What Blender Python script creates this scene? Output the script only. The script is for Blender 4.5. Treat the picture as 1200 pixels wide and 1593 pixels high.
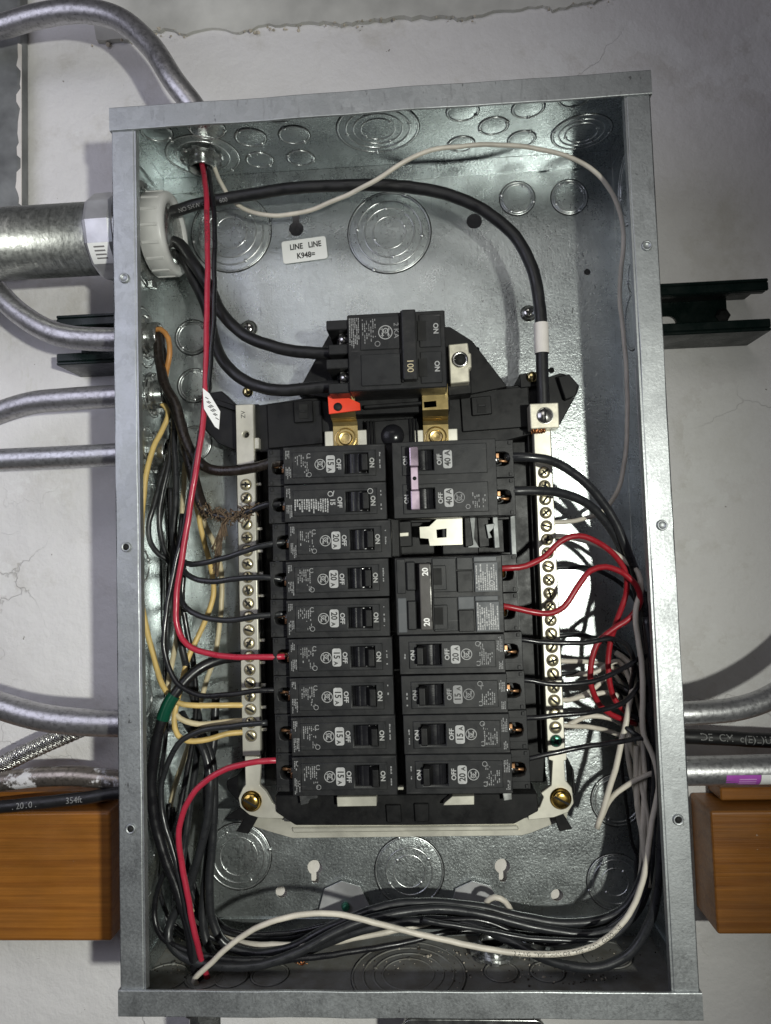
import bpy, bmesh, math, random
from mathutils import Vector, Matrix
random.seed(7)
R = math.radians
for o in list(bpy.data.objects): bpy.data.objects.remove(o)
scene = bpy.context.scene
COL = scene.collection

# ---------------------------------------------------------------- camera
CAMLOC = Vector((0.02475, -0.54219, -0.00935))
FPX, PW, PH = 1081.67, 1200.0, 1593.0
ROT = Matrix.Rotation(0.05771, 3, 'Z') @ Matrix.Rotation(0.05604, 3, 'X') @ Matrix.Rotation(0.03199, 3, 'Y')
cam = bpy.data.cameras.new('camera'); camo = bpy.data.objects.new('camera', cam); COL.objects.link(camo)
rx, fy, uz = ROT @ Vector((1, 0, 0)), ROT @ Vector((0, 1, 0)), ROT @ Vector((0, 0, 1))
camo.matrix_world = Matrix(((rx.x, uz.x, -fy.x, CAMLOC.x), (rx.y, uz.y, -fy.y, CAMLOC.y), (rx.z, uz.z, -fy.z, CAMLOC.z), (0, 0, 0, 1)))
cam.sensor_fit = 'VERTICAL'; cam.sensor_height = 24.0; cam.lens = 24.0 * FPX / PH
cam.clip_start = 0.01; cam.clip_end = 50
scene.camera = camo
scene.render.resolution_x, scene.render.resolution_y = 771, 1024

# ---------------------------------------------------------------- world, lamps, exposure
world = bpy.data.worlds.new('World'); scene.world = world; world.use_nodes = True
bg = world.node_tree.nodes['Background']; bg.inputs[0].default_value = (0.30, 0.29, 0.33, 1); bg.inputs[1].default_value = 0.075
def lamp(name, kind, loc, target, energy, color, **kw):
    l = bpy.data.lights.new(name, kind); l.energy = energy; l.color = color
    for k, v in kw.items(): setattr(l, k, v)
    o = bpy.data.objects.new(name, l); COL.objects.link(o); o.location = loc
    o.rotation_euler = (Vector(target) - Vector(loc)).to_track_quat('-Z', 'Y').to_euler()
    return o
lamp('work_lamp', 'SPOT', (0.305, -0.86, -0.05), (-0.41, 0, -0.12), 30, (0.98, 1.0, 0.91), spot_size=R(100), spot_blend=1.0, shadow_soft_size=0.016)
lamp('side_lamp', 'AREA', (-0.62, -0.62, 0.28), (-0.2, 0, 0.0), 2.4, (0.82, 0.83, 1.0), size=0.6)
lamp('upper_fill', 'AREA', (-0.05, -1.0, 0.72), (0, 0, 0.12), 1.15, (1.0, 0.97, 0.94), size=0.5)  # added fill from above, brightens the upper back panel; no fixture in view
scene.view_settings.view_transform = 'Standard'; scene.view_settings.look = 'None'
scene.view_settings.exposure = 0.0; scene.view_settings.gamma = 1.0
try: scene.view_settings.use_curve_mapping = False
except Exception: pass
scene.cycles.max_bounces = 8

# ---------------------------------------------------------------- measuring helpers (photo position + known plane -> place)
def _ray(px, py): return ROT @ Vector(((px - 600) / FPX, 1, -(py - 796.5) / FPX))
def at(px, py, Y):
    d = _ray(px, py); return CAMLOC + d * ((Y - CAMLOC.y) / d.y)
def onX(px, py, X):
    d = _ray(px, py); return CAMLOC + d * ((X - CAMLOC.x) / d.x)
def onZ(px, py, Z):
    d = _ray(px, py); return CAMLOC + d * ((Z - CAMLOC.z) / d.z)

# ---------------------------------------------------------------- materials
def nodes_of(name):
    m = bpy.data.materials.new(name); m.use_nodes = True
    nt = m.node_tree; return m, nt, nt.nodes['Principled BSDF']
def N(nt, t, **kw):
    n = nt.nodes.new(t)
    for k, v in kw.items():
        if k in n.inputs.keys() if hasattr(n.inputs, 'keys') else False: n.inputs[k].default_value = v
        else: setattr(n, k, v)
    return n
def L(nt, a, b): nt.links.new(a, b)
def coords(nt, scale=(1, 1, 1)):
    tc = nt.nodes.new('ShaderNodeTexCoord'); mp = nt.nodes.new('ShaderNodeMapping')
    L(nt, tc.outputs['Object'], mp.inputs['Vector']); mp.inputs['Scale'].default_value = scale
    return mp.outputs['Vector']
def noise(nt, vec, scale, detail=4, rough=0.55):
    n = nt.nodes.new('ShaderNodeTexNoise'); n.inputs['Scale'].default_value = scale; n.inputs['Detail'].default_value = detail
    n.inputs['Roughness'].default_value = rough; L(nt, vec, n.inputs['Vector']); return n.outputs['Fac']
def ramp(nt, fac, stops):
    r = nt.nodes.new('ShaderNodeValToRGB'); e = r.color_ramp.elements
    while len(e) < len(stops): e.new(0.5)
    for i, (p, c) in enumerate(stops):
        e[i].position = p; e[i].color = (c, c, c, 1) if not isinstance(c, tuple) else (*c, 1)
    L(nt, fac, r.inputs['Fac']); return r.outputs['Color']
def mixc(nt, fac, a, b, mode='MIX'):
    n = nt.nodes.new('ShaderNodeMix'); n.data_type = 'RGBA'; n.blend_type = mode
    for s, v in ((n.inputs[0], fac), (n.inputs[6], a), (n.inputs[7], b)):
        if hasattr(v, 'type') and hasattr(v, 'node'): L(nt, v, s)
        elif isinstance(v, tuple): s.default_value = (*v, 1)
        else: s.default_value = v
    return n.outputs[2]
def bump(nt, bs, h, strength, dist):
    b = nt.nodes.new('ShaderNodeBump'); b.inputs['Strength'].default_value = strength; b.inputs['Distance'].default_value = dist
    L(nt, h, b.inputs['Height']); L(nt, b.outputs['Normal'], bs.inputs['Normal'])

def simple(name, col, rough=0.5, metal=0.0, var=0.25, scale=120, rvar=0.12, bmp=0.0, spec=0.5, scl=(1, 1, 1)):
    m, nt, b = nodes_of(name); v = coords(nt, scl); f = noise(nt, v, scale, 5)
    lo = tuple(c * (1 - var) for c in col); hi = tuple(min(1, c * (1 + var)) for c in col)
    L(nt, ramp(nt, f, [(0.3, lo), (0.7, hi)]), b.inputs['Base Color'])
    L(nt, ramp(nt, noise(nt, v, scale * 0.37, 4), [(0.3, max(0.02, rough - rvar)), (0.7, min(1, rough + rvar))]), b.inputs['Roughness'])
    b.inputs['Metallic'].default_value = metal; b.inputs['Specular IOR Level'].default_value = spec
    if bmp: bump(nt, b, f, bmp, 0.0004)
    return m

def galvanised(name, base=(0.56, 0.585, 0.59), rough=0.40, dust=0.0, spangle=1.0, grain=0.35):
    m, nt, b = nodes_of(name); v = coords(nt)
    vo = nt.nodes.new('ShaderNodeTexVoronoi'); vo.inputs['Scale'].default_value = 150
    warp = nt.nodes.new('ShaderNodeTexNoise'); warp.inputs['Scale'].default_value = 90; L(nt, v, warp.inputs['Vector'])
    add = nt.nodes.new('ShaderNodeVectorMath'); add.operation = 'MULTIPLY_ADD'; add.inputs[1].default_value = (0.02,) * 3
    L(nt, warp.outputs['Color'], add.inputs[0]); L(nt, v, add.inputs[2]); L(nt, add.outputs[0], vo.inputs['Vector'])
    cell = ramp(nt, vo.outputs['Color'], [(0.1, 0.92), (0.9, 1.05)])
    c = mixc(nt, 1.0, base, cell, 'MULTIPLY')
    big = noise(nt, v, 9, 6, 0.6)
    c = mixc(nt, 0.75, c, ramp(nt, big, [(0.3, 0.72), (0.7, 1.1)]), 'MULTIPLY')
    st = noise(nt, coords(nt, (90, 90, 14)), 4, 5)
    c = mixc(nt, ramp(nt, st, [(0.60, 0.0), (0.70, 0.45)]), c, (0.26, 0.27, 0.275))
    fine = noise(nt, v, 620, 3, 0.7)
    pit = noise(nt, coords(nt, (1, 1, 0.45)), 260, 3, 0.6)
    pg = mixc(nt, 1.0, ramp(nt, pit, [(0.66, 0.0), (0.70, 0.8)]), ramp(nt, noise(nt, v, 14, 3), [(0.45, 0.0), (0.6, 1.0)]), 'MULTIPLY')
    c = mixc(nt, pg, c, (0.10, 0.10, 0.10))
    r = mixc(nt, 0.5, ramp(nt, noise(nt, v, 45, 5), [(0.3, rough - 0.10), (0.72, rough + 0.14)]), ramp(nt, fine, [(0.3, rough - 0.12), (0.7, rough + 0.2)]))
    metal = 0.92
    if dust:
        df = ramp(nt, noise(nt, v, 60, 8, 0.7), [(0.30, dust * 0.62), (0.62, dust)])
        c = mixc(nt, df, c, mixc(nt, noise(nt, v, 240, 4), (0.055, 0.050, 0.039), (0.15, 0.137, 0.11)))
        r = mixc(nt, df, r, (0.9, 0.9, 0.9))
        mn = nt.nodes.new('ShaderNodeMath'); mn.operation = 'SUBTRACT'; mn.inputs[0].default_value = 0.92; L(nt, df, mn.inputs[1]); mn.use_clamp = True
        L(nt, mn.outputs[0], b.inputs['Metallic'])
    else: b.inputs['Metallic'].default_value = metal
    L(nt, c, b.inputs['Base Color']); L(nt, r, b.inputs['Roughness'])
    h = mixc(nt, 0.5, fine, noise(nt, v, 260, 4, 0.6)); bump(nt, b, h, grain, 0.0006)
    return m

def wire_mat(name, col, rough=0.38, dirt=0.2):
    m, nt, b = nodes_of(name); v = coords(nt)
    f = noise(nt, v, 55, 5, 0.6)
    L(nt, ramp(nt, f, [(0.3, tuple(c * (1 - dirt) for c in col)), (0.65, col)]), b.inputs['Base Color'])
    L(nt, ramp(nt, noise(nt, v, 130, 4), [(0.3, rough - 0.1), (0.7, rough + 0.16)]), b.inputs['Roughness'])
    bump(nt, b, noise(nt, v, 420, 3), 0.12, 0.0005)
    return m

def wall_mat():
    m, nt, b = nodes_of('painted_plaster'); v = coords(nt)
    c = ramp(nt, noise(nt, v, 5, 7, 0.62), [(0.25, (0.60, 0.58, 0.575)), (0.5, (0.70, 0.685, 0.68)), (0.75, (0.735, 0.72, 0.715))])
    c = mixc(nt, ramp(nt, noise(nt, v, 13, 9, 0.72), [(0.54, 0.0), (0.66, 0.5)]), c, (0.50, 0.475, 0.43))
    c = mixc(nt, ramp(nt, noise(nt, v, 6.3, 8, 0.7), [(0.585, 0.0), (0.60, 0.55)]), c, (0.75, 0.745, 0.74))
    c = mixc(nt, ramp(nt, noise(nt, coords(nt, (3, 1, 1)), 4, 9, 0.75), [(0.63, 0.0), (0.72, 0.5)]), c, (0.42, 0.42, 0.30))
    # hairline cracks
    vo = nt.nodes.new('ShaderNodeTexVoronoi'); vo.feature = 'DISTANCE_TO_EDGE'; vo.inputs['Scale'].default_value = 5.5
    wn = nt.nodes.new('ShaderNodeTexNoise'); wn.inputs['Scale'].default_value = 14; wn.inputs['Detail'].default_value = 9; L(nt, v, wn.inputs['Vector'])
    ad = nt.nodes.new('ShaderNodeVectorMath'); ad.operation = 'MULTIPLY_ADD'; ad.inputs[1].default_value = (0.16,) * 3
    L(nt, wn.outputs['Color'], ad.inputs[0]); L(nt, v, ad.inputs[2]); L(nt, ad.outputs[0], vo.inputs['Vector'])
    crack = ramp(nt, vo.outputs['Distance'], [(0.0, 1.0), (0.0035, 0.0)])
    gate = ramp(nt, noise(nt, v, 3.2, 3), [(0.52, 0.0), (0.62, 0.28)])
    ck = mixc(nt, 1.0, crack, gate, 'MULTIPLY')
    c = mixc(nt, ck, c, (0.40, 0.38, 0.35))
    # dark chips and scuffs
    c = mixc(nt, ramp(nt, noise(nt, v, 75, 4, 0.6), [(0.725, 0.0), (0.74, 0.85)]), c, (0.17, 0.15, 0.13))
    L(nt, c, b.inputs['Base Color']); b.inputs['Roughness'].default_value = 0.55
    L(nt, ramp(nt, noise(nt, v, 12, 4), [(0.3, 0.42), (0.7, 0.7)]), b.inputs['Roughness'])
    h = mixc(nt, 0.45, noise(nt, v, 30, 9, 0.62), noise(nt, v, 7, 3)); h = mixc(nt, ck, h, (0.1, 0.1, 0.1)); bump(nt, b, h, 0.75, 0.007)
    return m

def wood_mat():
    m, nt, b = nodes_of('varnished_wood'); v = coords(nt, (1.6, 22, 22))
    w = nt.nodes.new('ShaderNodeTexWave'); w.wave_type = 'BANDS'; w.bands_direction = 'Z'; w.inputs['Scale'].default_value = 1.1
    w.inputs['Distortion'].default_value = 16; w.inputs['Detail'].default_value = 6; w.inputs['Detail Scale'].default_value = 0.7; L(nt, v, w.inputs['Vector'])
    c = ramp(nt, w.outputs['Fac'], [(0.0, (0.315, 0.120, 0.020)), (0.6, (0.335, 0.130, 0.022)), (1.0, (0.27, 0.098, 0.016))])
    g = noise(nt, coords(nt, (3, 130, 190)), 3, 8, 0.7)
    c = mixc(nt, 0.6, c, ramp(nt, g, [(0.3, 0.46), (0.7, 1.18)]), 'MULTIPLY')
    vv = coords(nt)
    c = mixc(nt, 0.7, c, ramp(nt, noise(nt, coords(nt, (1, 2.2, 2.2)), 9, 6, 0.65), [(0.25, 0.5), (0.75, 1.2)]), 'MULTIPLY')
    c = mixc(nt, ramp(nt, noise(nt, coords(nt, (1, 1, 1.6)), 85, 5, 0.7), [(0.715, 0.0), (0.74, 0.85)]), c, (0.55, 0.50, 0.42))
    L(nt, c, b.inputs['Base Color']); L(nt, ramp(nt, noise(nt, vv, 25, 5), [(0.3, 0.28), (0.7, 0.52)]), b.inputs['Roughness'])
    bump(nt, b, g, 0.35, 0.0008)
    return m

def conduit_mat(name='conduit_steel', base=(0.55, 0.55, 0.56), paint=0.0, scratch=0.0):
    m, nt, b = nodes_of(name); v = coords(nt)
    c = ramp(nt, noise(nt, v, 18, 5, 0.6), [(0.28, tuple(x * 0.78 for x in base)), (0.7, base)])
    c = mixc(nt, ramp(nt, noise(nt, v, 360, 4, 0.65), [(0.50, 0.0), (0.62, 0.62)]), c, tuple(x * 0.45 for x in base))
    pf = ramp(nt, noise(nt, v, 26, 10, 0.78), [(0.66 - paint, 0.0), (0.70 - paint, 1.0)])
    if scratch:
        sc = noise(nt, coords(nt, (160, 22, 22)), 2.2, 5, 0.7); c = mixc(nt, ramp(nt, sc, [(0.50, 0.0), (0.62, scratch)]), c, tuple(x * 0.5 for x in base))
        c = mixc(nt, ramp(nt, sc, [(0.30, scratch), (0.40, 0.0)]), c, (0.75, 0.75, 0.73))
    c = mixc(nt, pf, c, (0.62, 0.61, 0.62))
    L(nt, c, b.inputs['Base Color'])
    mt = nt.nodes.new('ShaderNodeMath'); mt.operation = 'SUBTRACT'; mt.inputs[0].default_value = 0.88; L(nt, pf, mt.inputs[1]); mt.use_clamp = True
    L(nt, mt.outputs[0], b.inputs['Metallic'])
    L(nt, ramp(nt, noise(nt, v, 300, 4), [(0.3, 0.30), (0.7, 0.46)]), b.inputs['Roughness'])
    bump(nt, b, noise(nt, v, 420, 3), 0.18, 0.0006)
    return m

def plastic_mat(name, col=(0.022, 0.022, 0.024), rough=0.42, dusty=0.35):
    m, nt, b = nodes_of(name); v = coords(nt); b.inputs['Specular IOR Level'].default_value = 0.28
    f = ramp(nt, noise(nt, v, 85, 7, 0.72), [(0.48, 0.0), (0.78, dusty)])
    oi = nt.nodes.new('ShaderNodeObjectInfo'); tv = ramp(nt, oi.outputs['Random'], [(0.0, 0.45), (1.0, 1.0)]); f = mixc(nt, 1.0, f, tv, 'MULTIPLY')
    c = mixc(nt, f, col, (0.13, 0.125, 0.115))
    scr = noise(nt, coords(nt, (14, 60, 320)), 2.4, 3, 0.5); c = mixc(nt, ramp(nt, scr, [(0.70, 0.0), (0.73, 0.35 if dusty > .1 else 0.0)]), c, (0.16, 0.155, 0.15)); L(nt, c, b.inputs['Base Color'])
    L(nt, ramp(nt, noise(nt, v, 60, 6, 0.7), [(0.3, rough - 0.1), (0.7, rough + 0.2)]), b.inputs['Roughness'])
    bump(nt, b, noise(nt, v, 1500, 2), 0.10, 0.0003)
    return m

M = {}
M['steel'] = galvanised('galvanised_sheet', (0.55, 0.59, 0.595), rough=0.27)
M['steel_back'] = galvanised('galvanised_back', (0.57, 0.61, 0.61), 0.30, grain=0.8)
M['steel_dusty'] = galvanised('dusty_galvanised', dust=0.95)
M['rim'] = galvanised('galvanised_rim', (0.47, 0.49, 0.50), 0.50)
M['knock'] = galvanised('pressed_edge', (0.64, 0.66, 0.66), 0.30, grain=0.2)
M['wall'] = wall_mat()
M['wood'] = wood_mat()
M['conduit'] = conduit_mat()
M['conduit_white'] = conduit_mat('spattered_conduit', (0.53, 0.52, 0.53), 0.01)
M['spatter'] = conduit_mat('paint_spattered_cable', (0.34, 0.30, 0.26), 0.10)
M['rigid'] = conduit_mat('rigid_conduit', (0.48, 0.49, 0.48), 0.0, 0.7)
M['zinc'] = simple('zinc_fitting', (0.50, 0.51, 0.50), 0.27, 0.95, 0.35, 240)
M['alu'] = simple('cast_fitting', (0.58, 0.58, 0.59), 0.42, 0.75, 0.18, 60)
M['bushing'] = simple('grey_plastic_bushing', (0.52, 0.52, 0.51), 0.45, 0.0, 0.1, 70)
M['plastic'] = plastic_mat('black_plastic', (0.005, 0.005, 0.0056), 0.40, 0.10)
M['breaker'] = plastic_mat('breaker_case', (0.013, 0.0132, 0.0142), 0.40, 0.20)
M['breaker2'] = plastic_mat('breaker_face', (0.0165, 0.017, 0.0182), 0.36, 0.16)
M['gloss'] = plastic_mat('handle_gloss', (0.010, 0.010, 0.012), 0.20, 0.04)
M['grey_lab'] = plastic_mat('grey_label', (0.085, 0.09, 0.095), 0.40, 0.2)
M['bar'] = simple('tin_plated_bar', (0.62, 0.60, 0.52), 0.42, 0.55, 0.12, 90)
M['lug'] = simple('aluminium_lug', (0.60, 0.57, 0.47), 0.45, 0.6, 0.18, 160, bmp=0.3)
M['brass'] = simple('brass_screw', (0.62, 0.52, 0.26), 0.26, 1.0, 0.25, 260)
M['gold'] = simple('gold_screw', (0.66, 0.44, 0.12), 0.24, 1.0, 0.25, 260)
M['strap'] = simple('brass_strap', (0.50, 0.38, 0.17), 0.34, 0.95, 0.3, 60)
M['silver'] = simple('steel_screw', (0.62, 0.61, 0.58), 0.25, 1.0, 0.2, 260)
M['copper'] = simple('copper', (0.62, 0.27, 0.12), 0.35, 1.0, 0.3, 300)
M['green_screw'] = simple('green_screw', (0.05, 0.22, 0.14), 0.3, 0.6, 0.3, 260)
M['dark'] = simple('dark_hole', (0.006, 0.006, 0.006), 0.8, 0, 0.1)
M['red_plastic'] = simple('red_plastic', (0.75, 0.055, 0.02), 0.4, 0, 0.1, 80)
M['w_black'] = wire_mat('black_insulation', (0.010, 0.010, 0.012), 0.27)
M['w_cable'] = wire_mat('black_cable_jacket', (0.011, 0.011, 0.012), 0.42)
M['w_grey'] = wire_mat('faded_black_insulation', (0.020, 0.021, 0.0235), 0.30)
M['w_red'] = wire_mat('red_insulation', (0.40, 0.024, 0.050), 0.32)
M['w_red2'] = wire_mat('bright_red_insulation', (0.30, 0.012, 0.020), 0.34)
M['w_white'] = wire_mat('white_insulation', (0.66, 0.61, 0.52), 0.42, 0.3)
M['w_cream'] = wire_mat('cream_insulation', (0.62, 0.53, 0.34), 0.45, 0.35)
M['w_yellow'] = wire_mat('yellow_insulation', (0.66, 0.47, 0.17), 0.45, 0.3)
M['w_orange'] = wire_mat('orange_insulation', (0.55, 0.25, 0.07), 0.45, 0.4)
M['cloth'] = simple('tarred_cloth', (0.016, 0.012, 0.010), 0.34, 0, 0.6, 420, bmp=1.0)
M['fray'] = simple('frayed_cloth', (0.115, 0.078, 0.048), 0.85, 0, 0.5, 300)
M['tape_green'] = simple('green_tape', (0.004, 0.055, 0.032), 0.25, 0, 0.15, 80)
M['tape_white'] = simple('white_tape', (0.70, 0.66, 0.62), 0.4, 0, 0.06, 80)
M['paper'] = simple('white_label', (0.80, 0.80, 0.78), 0.45, 0, 0.04, 60)
M['paper_old'] = simple('aged_label', (0.60, 0.57, 0.58), 0.5, 0, 0.10, 40)
M['ink'] = simple('black_ink', (0.015, 0.015, 0.015), 0.5, 0, 0.1)
M['ink_soft'] = simple('faded_ink', (0.16, 0.15, 0.15), 0.6, 0, 0.1)
M['print'] = simple('grey_print', (0.35, 0.35, 0.345), 0.5, 0, 0.12, 300)
M['print_dim'] = simple('dim_print', (0.22, 0.22, 0.22), 0.5, 0, 0.15, 300)
M['print_bright'] = simple('white_print', (0.74, 0.73, 0.70), 0.5, 0, 0.05, 300)
M['badge'] = simple('badge_print', (0.36, 0.36, 0.355), 0.5, 0, 0.12, 200)
M['strut'] = plastic_mat('green_strut_paint', (0.0025, 0.008, 0.0068), 0.25, 0.04)
M['purple'] = simple('purple_label', (0.40, 0.09, 0.45), 0.35, 0, 0.1, 100)
M['lilac'] = simple('lilac_print', (0.62, 0.35, 0.66), 0.4, 0, 0.1, 100)
M['tie'] = simple('steel_tie_violet_sheen', (0.46, 0.36, 0.44), 0.30, 0.75, 0.15, 120)  # violet reflection put into the base colour of the handle tie
M['dull'] = simple('dull_zinc', (0.30, 0.31, 0.31), 0.62, 0.6, 0.25, 160)
M['tiebar'] = plastic_mat('worn_handle_bar', (0.075, 0.070, 0.066), 0.34, 0.3)
M['old_copper'] = simple('dull_copper', (0.42, 0.23, 0.12), 0.42, 0.9, 0.4, 300)
M['pale_brass'] = simple('pale_brass_screw', (0.70, 0.63, 0.42), 0.33, 0.9, 0.25, 300)
M['gap'] = simple('shaded_gap', (0.22, 0.225, 0.22), 0.6, 0.5, 0.7, 90)  # dark tone paints the shaded side of the knockout rings
M['braid'] = simple('braided_steel', (0.58, 0.57, 0.55), 0.28, 1.0, 0.3, 500)
M['post'] = simple('grey_painted_post', (0.16, 0.165, 0.165), 0.5, 0, 0.4, 40, bmp=0.5)
M['ledge'] = simple('grey_green_plaster', (0.52, 0.515, 0.48), 0.7, 0, 0.25, 18, bmp=0.9)
M['crumb'] = simple('plaster_crumb', (0.48, 0.43, 0.35), 0.9, 0, 0.4, 200)
M['dirt'] = simple('dark_crumb', (0.05, 0.04, 0.03), 0.9, 0, 0.4, 200)

# ---------------------------------------------------------------- mesh helpers
def tag(o, label=None, cat=None, group=None, kind=None):
    if label: o['label'] = label
    if cat: o['category'] = cat
    if group: o['group'] = group
    if kind: o['kind'] = kind
    return o
def thing(name, label, cat, loc=(0, 0, 0), rot=(0, 0, 0), group=None):
    o = bpy.data.objects.new(name, None); COL.objects.link(o); o.location = loc; o.rotation_euler = rot
    o.empty_display_size = 0.01
    return tag(o, label, cat, group)
class MB:
    def __init__(s): s.v = []; s.f = []; s.sm = []
    def add(s, vs, fs, smooth=False):
        b = len(s.v); s.v += [tuple(v) for v in vs]; s.f += [tuple(i + b for i in f) for f in fs]; s.sm += [smooth] * len(fs); return s
    def bm(s, bm, mat=None, smooth=False):
        if mat is not None: bm.transform(mat)
        bm.verts.index_update(); s.add([v.co for v in bm.verts], [[v.index for v in f.verts] for f in bm.faces], smooth); bm.free(); return s
    def box(s, x0, x1, y0, y1, z0, z1, bev=0, seg=1, mat=None):
        bm = bmesh.new(); bmesh.ops.create_cube(bm, size=1)
        for v in bm.verts: v.co = Vector(((x0 + x1) / 2 + v.co.x * (x1 - x0), (y0 + y1) / 2 + v.co.y * (y1 - y0), (z0 + z1) / 2 + v.co.z * (z1 - z0)))
        if bev: bmesh.ops.bevel(bm, geom=bm.edges[:], offset=bev, segments=seg, affect='EDGES', profile=0.5)
        bmesh.ops.recalc_face_normals(bm, faces=bm.faces[:])
        return s.bm(bm, mat)
    def prism(s, pts, y0, y1, bev=0):                 # polygon in XZ, extruded along Y
        bm = bmesh.new(); vs = [bm.verts.new((p[0], y0, p[1])) for p in pts]; f = bm.faces.new(vs)
        r = bmesh.ops.extrude_face_region(bm, geom=[f]); bmesh.ops.translate(bm, verts=[g for g in r['geom'] if isinstance(g, bmesh.types.BMVert)], vec=(0, y1 - y0, 0))
        bmesh.ops.recalc_face_normals(bm, faces=bm.faces[:])
        if bev: bmesh.ops.bevel(bm, geom=bm.edges[:], offset=bev, segments=1, affect='EDGES', profile=0.5)
        return s.bm(bm)
    def lathe(s, prof, axis_o, axis_d, n=32, closed=False, smooth=True, up=None):   # prof: (radius, along)
        d = Vector(axis_d).normalized(); a = up or (Vector((0, 0, 1)) if abs(d.z) < 0.9 else Vector((1, 0, 0)))
        u = d.cross(a).normalized(); w = d.cross(u); o = Vector(axis_o); vs = []; fs = []
        for r, h in prof:
            for k in range(n):
                t = 2 * math.pi * k / n; vs.append(o + d * h + (u * math.cos(t) + w * math.sin(t)) * r)
        m = len(prof)
        for i in range(m - 1 if not closed else m):
            for k in range(n):
                a0 = i * n + k; a1 = i * n + (k + 1) % n; b0 = ((i + 1) % m) * n + k; b1 = ((i + 1) % m) * n + (k + 1) % n
                fs.append((a0, a1, b1, b0))
        if not closed:
            if prof[0][0] > 1e-6: fs.append(tuple(range(n))[::-1])
            if prof[-1][0] > 1e-6: fs.append(tuple(range((m - 1) * n, m * n)))
        return s.add(vs, fs, smooth)
    def tube(s, path, r, n=12, cap=True, smooth=True):
        fr = frames(path); vs = []; fs = []
        for i, (p, t, u, w) in enumerate(fr):
            rr = r(i / (len(fr) - 1)) if callable(r) else r
            for k in range(n):
                a = 2 * math.pi * k / n; vs.append(p + (u * math.cos(a) + w * math.sin(a)) * rr)
        for i in range(len(fr) - 1):
            for k in range(n): fs.append((i * n + k, i * n + (k + 1) % n, (i + 1) * n + (k + 1) % n, (i + 1) * n + k))
        if cap: fs.append(tuple(range(n))[::-1]); fs.append(tuple(range((len(fr) - 1) * n, len(fr) * n)))
        return s.add(vs, fs, smooth)
    def strip(s, pts, w, y=0.0, closed=False):        # flat ribbon in XZ at height y
        n = len(pts); vs = []; fs = []
        for i, p in enumerate(pts):
            a = pts[(i - 1) % n] if closed or i > 0 else p; b = pts[(i + 1) % n] if closed or i < n - 1 else p
            dx, dz = b[0] - a[0], b[1] - a[1]; l = math.hypot(dx, dz) or 1; nx, nz = -dz / l * w / 2, dx / l * w / 2
            vs += [(p[0] + nx, y, p[1] + nz), (p[0] - nx, y, p[1] - nz)]
        for i in range(n if closed else n - 1):
            j = (i + 1) % n; fs.append((2 * i, 2 * i + 1, 2 * j + 1, 2 * j))
        return s.add(vs, fs)
    def quad(s, x0, x1, z0, z1, y): return s.add([(x0, y, z0), (x1, y, z0), (x1, y, z1), (x0, y, z1)], [(0, 1, 2, 3)])
    def mesh(s, name):
        me = bpy.data.meshes.new(name); me.from_pydata(s.v, [], s.f); me.polygons.foreach_set('use_smooth', s.sm); me.update(); return me
    def build(s, name, mat, parent=None):
        me = s.mesh(name); me.materials.append(M[mat] if isinstance(mat, str) else mat); o = link(name, me, parent)
        if name in ('fine_print', 'edge_print', 'label_print', 'tag_print', 'copper_strands', 'braid_strands'): o['kind'] = 'stuff'
        return o
def link(name, me, parent=None):
    o = bpy.data.objects.new(name, me); COL.objects.link(o)
    if parent: o.parent = parent
    return o
def frames(path):
    out = []; n = len(path); u = None
    for i in range(n):
        t = (path[min(i + 1, n - 1)] - path[max(i - 1, 0)]).normalized()
        if u is None:
            a = Vector((0, -1, 0)) if abs(t.y) < 0.9 else Vector((0, 0, 1)); u = (a - t * a.dot(t)).normalized()
        else: u = (u - t * u.dot(t)).normalized()
        out.append((path[i], t, u, t.cross(u)))
    return out
def spline(pts, step=0.004):
    P = [Vector(p) for p in pts]; out = []
    E = [P[0] * 2 - P[1]] + P + [P[-1] * 2 - P[-2]]
    for i in range(1, len(E) - 2):
        p0, p1, p2, p3 = E[i - 1], E[i], E[i + 1], E[i + 2]
        k = max(2, int((p2 - p1).length / step))
        t0 = 0.0; t1 = t0 + max(1e-5, (p1 - p0).length) ** 0.5; t2 = t1 + max(1e-5, (p2 - p1).length) ** 0.5; t3 = t2 + max(1e-5, (p3 - p2).length) ** 0.5
        for j in range(k):
            t = t1 + (t2 - t1) * j / k
            A1 = p0 * ((t1 - t) / (t1 - t0)) + p1 * ((t - t0) / (t1 - t0)); A2 = p1 * ((t2 - t) / (t2 - t1)) + p2 * ((t - t1) / (t2 - t1)); A3 = p2 * ((t3 - t) / (t3 - t2)) + p3 * ((t - t2) / (t3 - t2))
            B1 = A1 * ((t2 - t) / (t2 - t0)) + A2 * ((t - t0) / (t2 - t0)); B2 = A2 * ((t3 - t) / (t3 - t1)) + A3 * ((t - t1) / (t3 - t1))
            out.append(B1 * ((t2 - t) / (t2 - t1)) + B2 * ((t - t1) / (t2 - t1)))
    out.append(P[-1]); return out
def pathpx(pts, step=0.004): return spline([at(*p) if not isinstance(p, Vector) else p for p in pts], step)

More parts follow.
